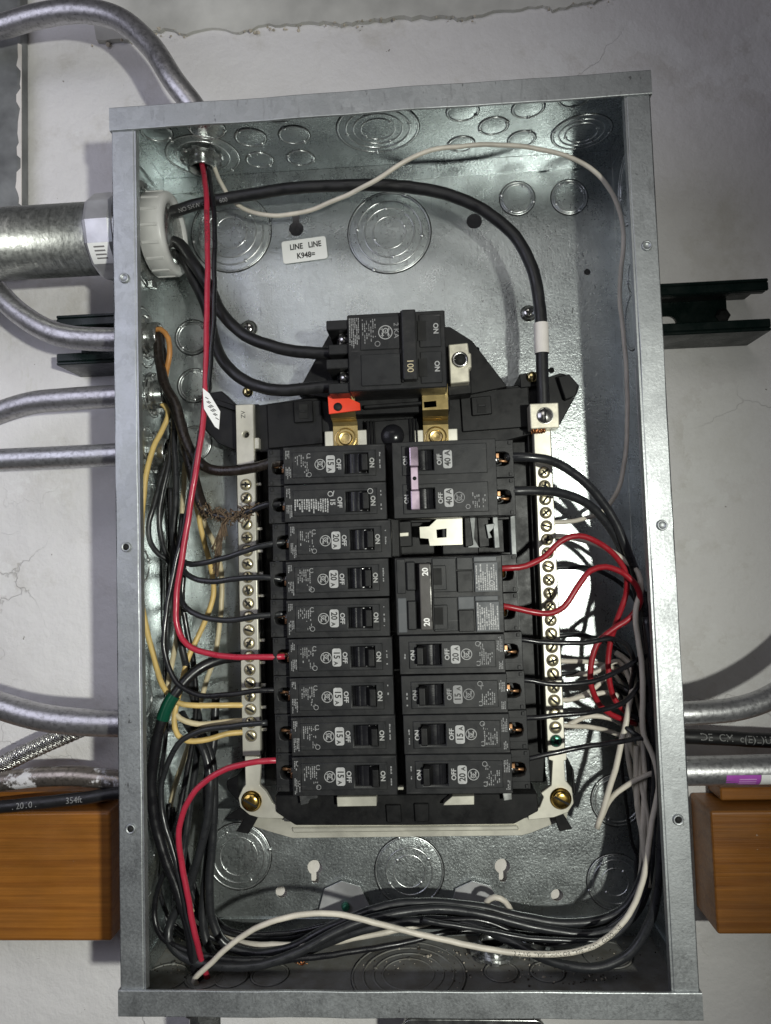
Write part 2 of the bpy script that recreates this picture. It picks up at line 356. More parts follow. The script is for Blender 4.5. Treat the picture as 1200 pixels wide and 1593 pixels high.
def circ(cx, cy, r, n=20, a0=0, a1=360): return [(cx + r * math.cos(R(a0 + (a1 - a0) * i / (n if a1 - a0 == 360 else n - 1))), cy + r * math.sin(R(a0 + (a1 - a0) * i / (n if a1 - a0 == 360 else n - 1)))) for i in range(n)]
def rect(x0, x1, y0, y1): return [(x0, y0), (x1, y0), (x1, y1), (x0, y1)]
def rrect(x0, x1, y0, y1, r, n=5):
    out = []
    for cx, cy, a in ((x1 - r, y1 - r, 0), (x0 + r, y1 - r, 90), (x0 + r, y0 + r, 180), (x1 - r, y0 + r, 270)): out += circ(cx, cy, r, n, a, a + 90)
    return out
_tmpc = bpy.data.collections.new('tmp'); COL.children.link(_tmpc)
def curve_to_mesh(cu, name):
    o = bpy.data.objects.new('tmp', cu); _tmpc.objects.link(o)
    dg = bpy.context.evaluated_depsgraph_get(); dg.update()
    me = bpy.data.meshes.new_from_object(o.evaluated_get(dg)); me.name = name
    bpy.data.objects.remove(o); return me
def plate_mesh(outer, holes, th, fn, name='plate', bev=0.0):
    """sheet with holes; polygon in (u,v), thickness th centred on w=0; fn maps (u,v,w) to place"""
    cu = bpy.data.curves.new('tmp', 'CURVE'); cu.dimensions = '2D'; cu.fill_mode = 'BOTH'; cu.extrude = th / 2 - bev; cu.bevel_depth = bev; cu.bevel_resolution = 0; cu.offset = -bev
    S = 100.0
    cu.extrude *= S; cu.bevel_depth *= S; cu.offset *= S
    for poly in [outer] + holes:
        sp = cu.splines.new('POLY'); sp.points.add(len(poly) - 1); sp.use_cyclic_u = True
        for i, p in enumerate(poly): sp.points[i].co = (p[0] * S, p[1] * S, 0, 1)
    me = curve_to_mesh(cu, name); bpy.data.curves.remove(cu)
    for v in me.vertices: v.co = fn(v.co.x / S, v.co.y / S, v.co.z / S)
    bm = bmesh.new(); bm.from_mesh(me); bmesh.ops.remove_doubles(bm, verts=bm.verts[:], dist=1e-6); bmesh.ops.recalc_face_normals(bm, faces=bm.faces[:]); bm.to_mesh(me); bm.free(); me.update()
    me.materials.clear(); return me
def plate(name, outer, holes, th, Y, mat, parent=None, bev=0.0):    # XZ sheet whose front is at Y
    me = plate_mesh(outer, holes, th, lambda u, v, w: Vector((u, Y + th / 2 + w, v)), name, bev); me.materials.append(M[mat]); return link(name, me, parent)
_txt = {}
def text_verts(s, bold=False):
    if (s, bold) not in _txt:
        cu = bpy.data.curves.new('t', 'FONT'); cu.body = s; cu.size = 1; cu.align_x = 'CENTER'; cu.resolution_u = 3
        if bold: cu.offset = 0.028
        me = curve_to_mesh(cu, 't'); vs = [v.co.copy() for v in me.vertices]; fs = [tuple(p.vertices) for p in me.polygons]; bpy.data.meshes.remove(me)
        ys = [v.y for v in vs]; m = (max(ys) + min(ys)) / 2
        for v in vs: v.y -= m
        _txt[(s, bold)] = (vs, fs)
    return _txt[(s, bold)]
def put_text(mb, s, origin, right, up, size, bold=False, sx=1.0):
    vs, fs = text_verts(s, bold); o, r, u = Vector(origin), Vector(right), Vector(up)
    return mb.add([o + r * (v.x * size * sx) + u * (v.y * size) for v in vs], fs)
def wrap_text(mb, path, s, start, size, rad, ang=0.0, flip=1):
    """lettering printed along a wire, bent round its skin"""
    vs, fs = text_verts(s); fr = frames(path); cum = [0.0]
    for i in range(1, len(path)): cum.append(cum[-1] + (path[i] - path[i - 1]).length)
    x0 = min(v.x for v in vs); out = []
    for v in vs:
        d = start + flip * (v.x - x0) * size; d = max(0, min(cum[-1] - 1e-5, d)); i = 0
        lo, hi = 0, len(cum) - 1
        while hi - lo > 1:
            mid = (lo + hi) // 2
            if cum[mid] <= d: lo = mid
            else: hi = mid
        i = lo; k = (d - cum[i]) / max(1e-9, cum[i + 1] - cum[i]); p = path[i].lerp(path[i + 1], k)
        _, t, u, w = fr[i]
        c = Vector((CAMLOC.x, -1, CAMLOC.z)) - p; c = (c - t * c.dot(t)).normalized(); side = t.cross(c)
        a = ang + flip * v.y * size / rad
        out.append(p + (c * math.cos(a) - side * math.sin(a)) * (rad + 0.00012))
    return mb.add(out, fs)

def screw_head(mb, o, d, r, slot_ang=30, h=None, kind='slot'):
    """round screw head with a real cross or slot: dome built in segments"""
    h = h or r * 0.45; d = Vector(d).normalized()
    mb.lathe([(r * 1.0, 0), (r, h * 0.45), (r * 0.88, h * 0.85), (r * 0.6, h), (0.0001, h)], o, d, 20)
    u = d.cross(Vector((0, 0, 1))).normalized(); w = d.cross(u); a = R(slot_ang); s = u * math.cos(a) + w * math.sin(a)
    return s

# ================================================================= SETTING: wall
YW = 0.042
W2, H2, D = 0.181, 0.2996, 0.089
mb = MB()
nx, nz = 46, 60
vs = []; fs = []
for i in range(nx + 1):
    for j in range(nz + 1):
        x = -0.75 + 1.5 * i / nx; z = -0.8 + 1.6 * j / nz
        vs.append((x, YW + 0.0012 * math.sin(x * 23 + 3 * z) * math.sin(z * 17) + random.uniform(-0.0003, 0.0003), z))
for i in range(nx):
    for j in range(nz): a = i * (nz + 1) + j; fs.append((a, a + nz + 1, a + nz + 2, a + 1))
mb.add(vs, fs, True); mb.add([(-0.75, YW + 0.05, -0.8), (0.75, YW + 0.05, -0.8), (0.75, YW + 0.05, 0.8), (-0.75, YW + 0.05, 0.8)], [(3, 2, 1, 0)])
wall = tag(mb.build('wall', 'wall'), kind='structure')
# overhanging plaster at the top with a broken lower edge
edge = [(150, 62), (200, 60), (235, 48), (262, 44), (290, 52), (330, 43), (372, 50), (410, 38), (445, 37), (480, 34), (512, 33), (530, 36), (565, 31), (600, 27), (640, 25), (700, 24), (715, 29), (735, 22), (800, 14), (845, 9), (860, 14), (900, 6), (925, 2), (950, -12)]
pts = []
for k in range(len(edge) - 1):
    a, b = edge[k], edge[k + 1]
    for q in range(4):
        t = q / 4; pts.append((a[0] + (b[0] - a[0]) * t, a[1] + (b[1] - a[1]) * t + random.uniform(-2.2, 2.2)))
pts.append(edge[-1])
low = [at(p[0], p[1], YW - 0.004) for p in pts]
poly = [(p.x, p.z) for p in low] + [(0.30, 0.78), (-0.30, 0.78)]
led = MB().prism(poly, YW - 0.004, YW + 0.002).build('plaster_ledge', 'ledge', wall)
# crumbled rim of the broken edge
mb = MB()
for k in range(60):
    p = random.choice(low); r = random.uniform(0.0005, 0.0014) * (2.2 if random.random() < .08 else 1); bm = bmesh.new(); bmesh.ops.create_icosphere(bm, subdivisions=1, radius=r)
    for v in bm.verts: v.co *= random.uniform(0.6, 1.3)
    mb.bm(bm, Matrix.Translation((p.x + random.uniform(-.006, .006), YW - random.uniform(0.0, 0.006), p.z - random.uniform(0, 0.004))))
tag(mb.build('broken_plaster', 'crumb', wall), kind='stuff')

# grey post at the far left, with peeled paint
post = thing('wall_post', 'dark grey painted post with flaking white paint at the left edge', 'post', at(15, 320, YW))
post_inv = Matrix.Translation(-post.location)
def build_under(mb, name, mat, parent):
    T = parent.matrix_world if False else Matrix.Translation(parent.location)
    mb.v = [tuple(Vector(v) - parent.location) for v in mb.v]; return mb.build(name, mat, parent)
a = at(-60, 330, 0.03); b = at(33, 330, 0.028); t = at(33, 40, 0.028)
mb = MB().box(a.x, b.x, 0.028, YW - 0.0005, b.z - 0.05, t.z + 0.05, 0.003, 2); build_under(mb, 'post_body', 'post', post)
mb = MB()
pp = []
for k in range(26):
    y = 70 + k * 10; w = max(1.0, 3 + 4 * math.sin(k * .9) + 3 * math.sin(k * 2.3 + 1) + (7 if k in (12, 13, 20, 21) else 0))
    pp.append((y, w))
L1 = [at(34, y, 0.0276) for y, w in pp]; L2 = [at(34 - w, y + random.uniform(-3, 3), 0.0276) for y, w in pp]
mb.prism([(p.x, p.z) for p in L1] + [(p.x, p.z) for p in reversed(L2)], 0.0270, 0.0279); build_under(mb, 'peeling_paint', 'tape_white', post)

# ================================================================= ENCLOSURE
box = thing('electrical_enclosure', 'open galvanised steel breaker panel box mounted on the wall', 'panel box', (0, 0, 0))
TH = 0.0014
def pxz(px, py, Y=0): p = at(px, py, Y); return (p.x, p.z)
def keyhole(px, py, rb, rs, ln, up=False):
    x, z = pxz(px, py); s = 1 if up else -1
    top = circ(x, z, rb, 18, -60 if not up else 120, 240 if not up else 420)
    zz = z + s * ln
    return top + ([(x - rs, z - ln * .6), (x - rs, zz), (x - rs * .6, zz - rs * .7), (x + rs * .6, zz - rs * .7), (x + rs, zz), (x + rs, z - ln * .6)] if not up else [(x + rs, z + ln * .6), (x + rs, zz), (x + rs * .6, zz + rs * .7), (x - rs * .6, zz + rs * .7), (x - rs, zz), (x - rs, z + ln * .6)])
holes = [keyhole(490, 1350, .0058, .0030, .0095), keyhole(782, 1348, .0058, .0030, .0095), keyhole(461, 356, .0060, .0028, .010, True),
         circ(*pxz(438, 1388), .0046), circ(*pxz(867, 1393), .0046), circ(*pxz(738, 344), .0062), circ(*pxz(914, 423), .0026, 12), circ(*pxz(743, 543), .0017, 10), circ(*pxz(793, 962), .0026, 12), circ(*pxz(858, 576), .0024, 12)]
back = plate('back_panel', rect(-W2, W2, -H2, H2), holes, TH, 0.0, 'steel_back', box)
def wallX(name, X, sgn):
    me = plate_mesh(rect(-D + 0.0005, -0.0002, -H2 + .0016, H2 - .0016), [], TH, lambda u, v, w: Vector((X + sgn * (TH / 2) + w, u, v)), name); me.materials.append(M['steel']); return link(name, me, box)
sideL = wallX('side_wall', -W2, -1); sideR = wallX('side_wall', W2, 1)
def wallZ(name, Z, sgn, hs, mat):
    me = plate_mesh(rect(-W2, W2, -D + 0.0005, -0.0002), hs, TH, lambda u, v, w: Vector((u, v, Z + sgn * (TH / 2) + w)), name); me.materials.append(M[mat]); return link(name, me, box)
ho = onZ(322, 200, H2)
topW = wallZ('top_wall', H2, 1, [circ(ho.x, ho.y, .011, 24)], 'steel')
hb = onZ(318, 1520, -H2)
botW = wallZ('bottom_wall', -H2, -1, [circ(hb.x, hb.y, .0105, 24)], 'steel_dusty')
# end flanges folded on to the back and the sides
fl = MB(); FZ = 0.0128
fl.box(-W2 + .001, W2 - .001, -0.0016, -0.0003, H2 - FZ, H2 - .0002).build('folded_flange', 'steel', topW)
MB().box(-W2 + .001, W2 - .001, -0.0016, -0.0003, -H2 + .0002, -H2 + FZ).build('folded_flange', 'steel', botW)
for s in (-1, 1):
    for zz, par in ((1, topW), (-1, botW)):
        z0, z1 = (H2 - FZ * 1.1, H2 - .0003) if zz > 0 else (-H2 + .0003, -H2 + FZ * 1.1)
        m2 = MB().box(min(s * (W2 - .0002), s * (W2 - .0015)), max(s * (W2 - .0002), s * (W2 - .0015)), -D + .004, -.002, z0, z1); m2.build('corner_flange', 'steel', par)
# front rim
FW = 0.0142
def rim(name, x0, x1, z0, z1, y0, mat='rim'):
    n = 40; horiz = (x1 - x0) > (z1 - z0); b = .0006; vs = []; fs = []
    a0, a1 = (z0, z1) if horiz else (x0, x1); l0, l1 = (x0, x1) if horiz else (z0, z1)
    sec = [(a0, b), (a0 + b * .3, b * .3), (a0 + b, 0), (a1 - b, 0), (a1 - b * .3, b * .3), (a1, b), (a1, .0016), (a0, .0016)]
    ph = [random.uniform(0, 6.28) for _ in range(4)]
    for i in range(n + 1):
        l = l0 + (l1 - l0) * i / n; e = math.sin(math.pi * i / n) ** .5
        da = .00022 * math.sin(l * 34 + ph[0]) + .00016 * math.sin(l * 91 + ph[1]) + .00010 * math.sin(l * 230 + ph[2]); dy = (.00035 * math.sin(l * 27 + ph[3]) + .0002 * math.sin(l * 80 + ph[2])) * e
        for k, (a, y) in enumerate(sec):
            q = a + (da if k in (0, 1, 7) else da * .6) * e; vs.append((l, y0 + y + dy, q) if horiz else (q, y0 + y + dy, l))
    for i in range(n):
        for k in range(8): fs.append((i * 8 + k, i * 8 + (k + 1) % 8, (i + 1) * 8 + (k + 1) % 8, (i + 1) * 8 + k))
    fs += [tuple(range(8)), tuple(range(n * 8, n * 8 + 8))]
    m2 = MB().add(vs, fs); bm = bmesh.new(); me = m2.mesh('x'); bm.from_mesh(me); bmesh.ops.recalc_face_normals(bm, faces=bm.faces[:]); bm.to_mesh(me); bm.free(); me.name = name; me.materials.append(M[mat]); return link(name, me, box)
rimL = rim('side_rim', -W2 - .0012, -W2 + FW, -H2 + .006, H2 - .006, -D); rimR = rim('side_rim', W2 - FW, W2 + .0012, -H2 + .006, H2 - .006, -D)
rimT = rim('top_rim', -W2 - .0022, W2 + .0022, H2 - .0142, H2 + .0022, -D - .0018); rimB = rim('bottom_rim', -W2 - .0022, W2 + .0022, -H2 - .0022, -H2 + .0142, -D - .0018)
for o_, z0, z1, zc in ((rimT, H2 - .0142, H2 + .0022, H2 + .0006), (rimB, -H2 - .0022, -H2 + .0142, -H2 - .0022)):
    MB().box(-W2 - .0022, W2 + .0022, -D - .0004, -.002, zc, zc + .0016, .0004).build('rim_return', 'rim', o_)
    for s in (-1, 1):
        x0, x1 = sorted((s * (W2 + .0014), s * (W2 + .0026))); MB().box(x0, x1, -D - .0004, -D + .03, z0 + .0002, z1 - .0002, .0003).build('rim_lap', 'rim', o_)
for s, r_ in ((-1, rimL), (1, rimR)):
    x0, x1 = sorted((s * (W2 - FW), s * (W2 - FW - .0012)))
    # short inward lip
    MB().box(x0, x1, -D + .0003, -D + .006, -H2 + .008, H2 - .008).build('rim_lip', 'rim', r_)
# rim screw bosses
for px, py, dark in ((194, 433, 0), (197, 851, 1), (204, 1289, 1), (1006, 383, 0), (1030, 817, 0), (1055, 1275, 1)):
    p = at(px, py, -D); D_ = D + .0006; par = rimL if px < 600 else rimR; m2 = MB()
    m2.lathe([(.0036, -.0009), (.0032, .0008), (.0026, .0010), (.0021, .0002)] + ([(.0019, -.0001), (.0001, -.0001)] if not dark else [(.0019, .0002)]), (p.x, -D_, p.z), (0, -1, 0), 20)
    m2.build('screw_boss', 'rim', par)
    if dark: MB().lathe([(.0021, .00025), (.0001, .00026)], (p.x, -D_, p.z), (0, -1, 0), 18).build('screw_hole', 'dark', par)

# knockouts: pressed rings on the sheet, each ring a part of its sheet
def knockout(par, c, nrm, radii, mat='knock', tabs=2, a0=0.0):
    rmax = max(radii); m0 = MB()
    m0.lathe([(rmax - .0004, .00005), (rmax - .0012, .00022), (rmax * .55, .00040), (.0001, .00070)], c, nrm, 44); o0 = m0.build('knockout_disc', par.data.materials[0], par)
    for i, r in enumerate(radii):
        m2 = MB(); w = .0007; b = .0003 if r < rmax else 0
        m2.lathe([(r + w * 1.3, 0), (r + w * .5, .0006 + b), (r - w * .5, .0006 + b), (r - w * 1.2, .0001)], c, nrm, 44, True)
        d = Vector(nrm); u = d.cross(Vector((0, 0, 1)) if abs(d.z) < .9 else Vector((1, 0, 0))).normalized(); v = d.cross(u)
        for k in range(tabs):
            a = a0 + i * 1.3 + k * math.pi; p = Vector(c) + (u * math.cos(a) + v * math.sin(a)) * r
            m2.lathe([(.0018, 0), (.0014, .0009), (.0006, .0012), (.0001, .0012)], p, nrm, 8)
        m2.build('knockout_ring', mat, par)
        MB().lathe([(r + .0014, .00008), (r + .0009, .00012)], c, nrm, 44, True).build('knockout_gap_shade', 'gap', par)
NB = (0, -1, 0)
def kb(px, py, *rad): p = at(px, py, -0.0001); knockout(back, p, NB, rad, a0=random.uniform(0, 3))
kb(360, 362, .0130, .0205, .0265, .0320); kb(606, 362, .0130, .0200, .0260, .0325)
kb(805, 309, .0130); kb(805, 309, .0112); kb(886, 307, .0135); kb(886, 307, .0115)
kb(300, 525, .0135); kb(300, 525, .0115); kb(303, 600, .0130); kb(303, 600, .0112); kb(303, 690, .0130)
kb(372, 1332, .0145, .0200, .0245); kb(637, 1355, .0120, .0175, .0255); kb(957, 1372, .0100, .0160, .0200); kb(960, 1245, .0160, .0185)
def kt(px, py, *rad): p = onZ(px, py, H2 - .0001); knockout(topW, p, (0, 0, -1), rad, a0=random.uniform(0, 3))
kt(588, 200, .0125, .0180, .0235, .0295); kt(390, 214, .0108); kt(458, 210, .0108); kt(404, 249, .0100); kt(468, 246, .0100)
kt(720, 173, .0108); kt(768, 196, .0102); kt(718, 224, .0095); kt(812, 216, .0098); kt(822, 168, .0108); kt(905, 206, .0120, .0165, .0215); kt(316, 243, .0200, .0270); kt(244, 206, .0105); kt(895, 150, .011); kt(322, 200, .0125)
kt(430, 175, .0108)
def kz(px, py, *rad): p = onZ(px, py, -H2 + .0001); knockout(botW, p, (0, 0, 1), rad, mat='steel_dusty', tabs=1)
kz(636, 1516, .0175, .0240, .0310, .0385); kz(780, 1512, .0110); kz(852, 1512, .0110); kz(258, 1520, .0150); kz(420, 1516, .0125); kz(360, 1520, .011); kz(945, 1485, .0165); kz(318, 1520, .0125)
def kl(px, py, *rad): p = onX(px, py, -W2 + .0001); knockout(sideL, p, (1, 0, 0), rad, a0=random.uniform(0, 3))
kl(226, 525, .0165, .0215); kl(230, 690, .0115); kl(238, 615, .0160); kl(228, 760, .0115); kl(226, 1090, .0120); kl(235, 1290, .0145, .021); kl(230, 1350, .020); kl(228, 375, .0300, .0345); kl(222, 880, .0115)
def kr(px, py, *rad): p = onX(px, py, W2 - .0001); knockout(sideR, p, (-1, 0, 0), rad)
kr(978, 290, .020, .026); kr(985, 430, .012); kr(985, 500, .020); kr(1008, 1200, .014); kr(1012, 1300, .016)
# bracket plates and pan screws on the back
for px, py in ((536, 1395), (740, 1395)):
    t = [pxz(px - 40, py + 22, -.004), pxz(px - 31, py - 12, -.004), pxz(px - 5, py - 24, -.004), pxz(px + 24, py - 16, -.004), pxz(px + 39, py + 14, -.004), pxz(px + 40, py + 30, -.004)]
    MB().prism(t, -.0042, -.0030, .0002).build('mounting_tab', 'alu', back)
for px, py, r in ((387, 511, .0055), (823, 487, .0052)):
    p = at(px, py, -.002); m2 = MB(); m2.lathe([(r * 1.25, 0), (r * 1.25, .0012), (r, .0013), (r * .95, .0035), (r * .7, .0050), (r * .3, .0055), (.0001, .0055)], (p.x, -.0002, p.z), NB, 24)
    s_ = m2.build('panel_screw', 'silver', back)
    m3 = MB(); m3.box(p.x - r * .55, p.x + r * .55, -.0060, -.0052, p.z - .0006, p.z + .0006); m3.box(p.x - .0006, p.x + .0006, -.0061, -.0053, p.z - r * .55, p.z + r * .55); m3.build('cross_slot', 'dark', s_)
p = at(536, 1412, -.007); MB().lathe([(.0030, 0), (.0030, .004), (.0022, .0055), (.0001, .0056)], (p.x, -.003, p.z), (0.3, -1, 0), 14).build('tab_screw', 'green_screw', back)
# paper label on the right wall
lab = MB(); q = [onX(967, 592, W2 - .0004), onX(1000, 568, W2 - .0004), onX(1012, 905, W2 - .0004), onX(984, 905, W2 - .0004)]
q = [(-.033, q[0].z), (-.082, q[0].z + .006), (-.082, -.055), (-.033, -.055)]
lab = MB().add([(W2 - .0006, a, b) for a, b in q] + [(W2 - .0002, a, b) for a, b in q], [(0, 1, 2, 3), (7, 6, 5, 4), (0, 4, 5, 1), (1, 5, 6, 2), (2, 6, 7, 3), (3, 7, 4, 0)]).build('paper_label', 'paper_old', box)
m2 = MB(); z = .10
while z > -.05:
    for y0 in (-.078, -.056):
        if random.random() < .85: m2.add([(W2 - .0007, y0, z), (W2 - .0007, y0 + random.uniform(.008, .019), z), (W2 - .0007, y0 + .014, z - .0009), (W2 - .0007, y0, z - .0009)], [(0, 1, 2, 3)])
    z -= random.choice((.0022, .0022, .0022, .006))
m2.build('label_print', 'ink_soft', lab)
# sticker on the back
st = thing('line_sticker', 'small white sticker reading LINE LINE K948= on the panel back', 'sticker', at(474, 389, -.0012))
c = [pxz(435, 377), pxz(508, 367), pxz(512, 404), pxz(438, 412)]
ux = (Vector((c[1][0], 0, c[1][1])) - Vector((c[0][0], 0, c[0][1]))); ux.normalize(); up_ = Vector((-ux.z, 0, ux.x))
w_, h_ = .0180, .0092
me = plate_mesh(rrect(-w_, w_, -h_, h_, .002), [], .0003, lambda u, v, w: ux * u + up_ * v + Vector((0, w, 0)), 'paper'); me.materials.append(M['paper']); link('paper', me, st)
m2 = MB(); put_text(m2, 'LINE   LINE', ux * .0012 + up_ * .0036 + Vector((0, -.0003, 0)), ux, up_, .0064, True, .82); put_text(m2, 'K948=', ux * .0008 - up_ * .0042 + Vector((0, -.0003, 0)), ux, up_, .0064, True, .85); m2.build('lettering', 'ink', st)

bb = tag(MB().box(-.172, .172, .0075, YW - .0006, -.292, -.205, .001).build('backing_board', 'tape_white'), 'white painted board behind the lower panel, seen through its keyholes', 'board')

# ================================================================= BEHIND: strut, boards
strut = thing('strut_channel', 'dark green slotted steel strut channel running behind the panel box', 'strut', (0, .021, .171))
zc = .171; a = at(87, 490, 0).x; b = at(1197, 450, 0).x; hz = .0206
def loc(m, par): m.v = [tuple(Vector(v) - Vector(par.location)) for v in m.v]; return m
for s in (-1, 1):
    z0, z1 = sorted((zc + s * hz, zc + s * (hz - .0025))); loc(MB().box(a, b, .0004, YW - .0015, z0, z1, .0006), strut).build('channel_side', 'strut', strut)
    z0, z1 = sorted((zc + s * (hz - .0026), zc + s * (hz - .0095))); loc(MB().box(a, b, .0003, .0028, z0, z1, .0008), strut).build('channel_lip', 'strut', strut)
    z0, z1 = sorted((zc + s * (hz - .0075), zc + s * (hz - .0096))); loc(MB().box(a + .001, b - .001, .0029, .0085, z0, z1, .0006), strut).build('lip_return', 'strut', strut)
sl = []
for k in range(-5, 6):
    x = at(1123, 488, .04).x + k * .051
    if a + .02 < x < b - .02: sl.append(rrect(x - .014, x + .014, zc - .007, zc + .007, .0068, 6))
me = plate_mesh(rect(a + .002, b - .016, zc - hz + .0026, zc + hz - .0026), sl, .002, lambda u, v, w: Vector((u, YW - .0028 + w, v)) - strut.location, 'slotted_web'); me.materials.append(M['strut']); link('slotted_web', me, strut)
p = at(1126, 490, .036); loc(MB().lathe([(.0062, 0), (.0062, .004), (.004, .0052), (.0001, .0053)], (p.x, YW - .001, p.z), NB, 6, smooth=False), strut).build('anchor_bolt', 'plastic', strut)

def board(name, label, x0, x1, z0, z1, y0, bevend):
    t = thing(name, label, 'board', ((x0 + x1) / 2, YW, z0)); m2 = MB().box(x0, x1, y0, YW - .0006, z0, z1, .0022, 3); o = loc(m2, t).build('plank', 'wood', t); return t
xl = at(172, 1300, 0).x; xr = at(1108, 1300, 0).x
t1 = board('wooden_board', 'varnished brown wooden board left of the panel box', -.60, xl, -.3045, -.206, 0.0, 1)
t2 = board('wooden_board', 'varnished brown wooden board right of the panel box', xr, .62, -.2995, -.2105, 0.0, 0)
t1['group'] = t2['group'] = 'wooden boards beside the panel box'
# thin upper backing strip over the right board
t3 = thing('backing_strip', 'narrow raw wood strip above the right wooden board', 'strip', (xr, YW, -.196)); loc(MB().box(at(1118, 1230, .02).x, .62, .016, YW - .0006, -.2085, -.199, .001), t3).build('strip', 'wood', t3)
t4 = thing('backing_strip', 'narrow raw wood strip above the left wooden board', 'strip', (-.3, YW, -.196)); loc(MB().box(-.6, at(168, 1240, .02).x, .014, YW - .0006, -.2035, -.195, .001), t4).build('strip', 'wood', t4)

# ================================================================= CONDUITS
def conduit(name, label, path, r, mat='conduit', cat='conduit', group=None):
    t = thing(name, label, cat, path[-1], group=group); loc(MB().tube(path, r, 24), t).build('pipe', mat, t); return t
def locknut_X(par, c, r, sgn=1, label=None):          # on a side wall, facing sgn*x, inside
    d = Vector((sgn, 0, 0)); o = Vector(c)
    loc(MB().lathe([(r * 1.46, .00015), (r * 1.44, .0004), (r * 1.0, .0004)], o, d, 24), par).build('locknut_gap_shade', 'ink', par)  # black ring painted in as the shade between locknut and wall
    m2 = MB(); n = 24; prof = []
    m2.lathe([(r * 1.0, .0004), (r * 1.30, .0006), (r * 1.34, .0012), (r * 1.30, .0030), (r * 1.0, .0034)], o, d, 24, True, smooth=False); loc(m2, par).build('locknut', 'zinc', par)
    m2 = MB()
    for k in range(8):
        a = 2 * math.pi * k / 8; v = Vector((0, math.cos(a), math.sin(a))); p = o + v * r * 1.36 + d * .0018
        Mx = Matrix.Translation(p) @ Matrix.Rotation(a, 4, 'X'); m2.box(-.0014, .0014, -.0016, .0016, -.0026, .0026, .0004, 1, Mx)
    loc(m2, par).build('locknut_lug', 'zinc', par)
    m2 = MB(); prof = [(r * .80, .0105), (r * .95, .0108), (r * .99, .0100)]
    for k in range(5): prof += [(r * 1.01, .0096 - k * .0014), (r * .95, .0089 - k * .0014)]
    prof += [(r * .98, .001), (r * .80, .001)]
    m2.lathe(prof, o, d, 28, True); loc(m2, par).build('threaded_throat', 'zinc', par)
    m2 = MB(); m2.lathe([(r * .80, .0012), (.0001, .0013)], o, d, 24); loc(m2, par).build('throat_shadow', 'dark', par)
def locknut_Z(par, c, r, sgn):
    d = Vector((0, 0, sgn)); o = Vector(c); m2 = MB()
    m2.lathe([(r * 1.0, .0004), (r * 1.30, .0006), (r * 1.34, .0012), (r * 1.30, .0030), (r * 1.0, .0034)], o, d, 24, True, smooth=False); loc(m2, par).build('locknut', 'zinc', par)
    m2 = MB()
    for k in range(8):
        a = 2 * math.pi * k / 8; v = Vector((math.cos(a), math.sin(a), 0)); p = o + v * r * 1.36 + d * .0018
        m2.box(-.0016, .0016, -.0026, .0026, -.0014, .0014, .0004, 1, Matrix.Translation(p) @ Matrix.Rotation(a, 4, 'Z'))
    loc(m2, par).build('locknut_lug', 'zinc', par)
    m2 = MB(); prof = [(r * .80, .0105), (r * .95, .0108), (r * .99, .0100)]
    for k in range(5): prof += [(r * 1.01, .0096 - k * .0014), (r * .95, .0089 - k * .0014)]
    m2.lathe(prof + [(r * .98, .001), (r * .80, .001)], o, d, 28, True); loc(m2, par).build('threaded_throat', 'zinc', par)
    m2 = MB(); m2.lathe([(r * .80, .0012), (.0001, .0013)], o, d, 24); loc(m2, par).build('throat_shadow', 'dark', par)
def connector_body(par, o, d, r, ln):
    m2 = MB(); m2.lathe([(r * 1.02, ln), (r * 1.22, ln - .001), (r * 1.28, ln - .004), (r * 1.24, .006), (r * 1.34, .0055), (r * 1.34, .0005), (r, .0003)], o, d, 28); loc(m2, par).build('connector', 'zinc', par)

# top left elbow
ct = onZ(314, 240, H2); Yt = ct.y
pth = spline([at(-70, 55, -.002), at(0, 42, -.006), at(60, 25, -.012), at(125, 17, -.018), at(185, 30, -.024), at(235, 72, -.030), at(270, 125, -.035), Vector((ct.x - .0015, Yt, H2 + .030)), Vector((ct.x, Yt, H2 + .012)), Vector((ct.x, Yt, H2 + .001))], .004)
cA = conduit('bent_conduit', 'mottled steel conduit curving over the top left into the panel top', pth, .0089, 'conduit_white', group='thin steel conduits'); locknut_Z(cA, (ct.x, Yt, H2 - .0016), .0108, -1); connector_body(cA, (ct.x, Yt, H2 + .0018), (0, 0, 1), .0092, .018)
# left conduits
c1 = onX(228, 525, -W2); X0 = -W2 - .0016
pth = spline([at(-60, 380, -.012), at(-15, 440, -.018), at(30, 487, -.025), at(90, 520, -.032), Vector((X0 - .03, c1.y, c1.z)), Vector((X0, c1.y, c1.z))], .004)
cB = conduit('bent_conduit', 'steel conduit curving down past the green strut into the panel side', pth, .0089, 'conduit_white', group='thin steel conduits'); locknut_X(cB, (-W2 + .0002, c1.y, c1.z), .0108)
c2 = onX(238, 614, -W2)
pth = spline([at(-60, 668, -.012), at(0, 642, -.014), at(50, 627, -.018), at(110, 621, -.022), Vector((X0 - .02, c2.y, c2.z)), Vector((X0, c2.y, c2.z))], .004)
cC = conduit('bent_conduit', 'slightly bent steel conduit between the strut and the straight conduit', pth, .0089, 'conduit_white', group='thin steel conduits'); locknut_X(cC, (-W2 + .0002, c2.y, c2.z), .0108)
p3 = at(180, 707, -.024); 
pth = spline([at(-60, 720, -.024), at(0, 716, -.024), at(90, 712, -.024), Vector((X0, -.024, p3.z))], .004)
cD = conduit('straight_conduit', 'straight steel conduit entering the panel side below two bent ones', pth, .0089, 'conduit', group='thin steel conduits'); locknut_X(cD, (-W2 + .0002, -.024, p3.z), .0108)
p4 = at(184, 1126, -.035)
pth = spline([at(-60, 1078, -.030), at(0, 1098, -.032), at(60, 1115, -.034), at(120, 1123, -.035), Vector((X0 - .01, -.035, p4.z)), Vector((X0, -.035, p4.z))], .004)
cE = conduit('bent_conduit', 'steel conduit dipping into the panel side above the braided hose', pth, .0098, 'conduit_white', group='thin steel conduits')
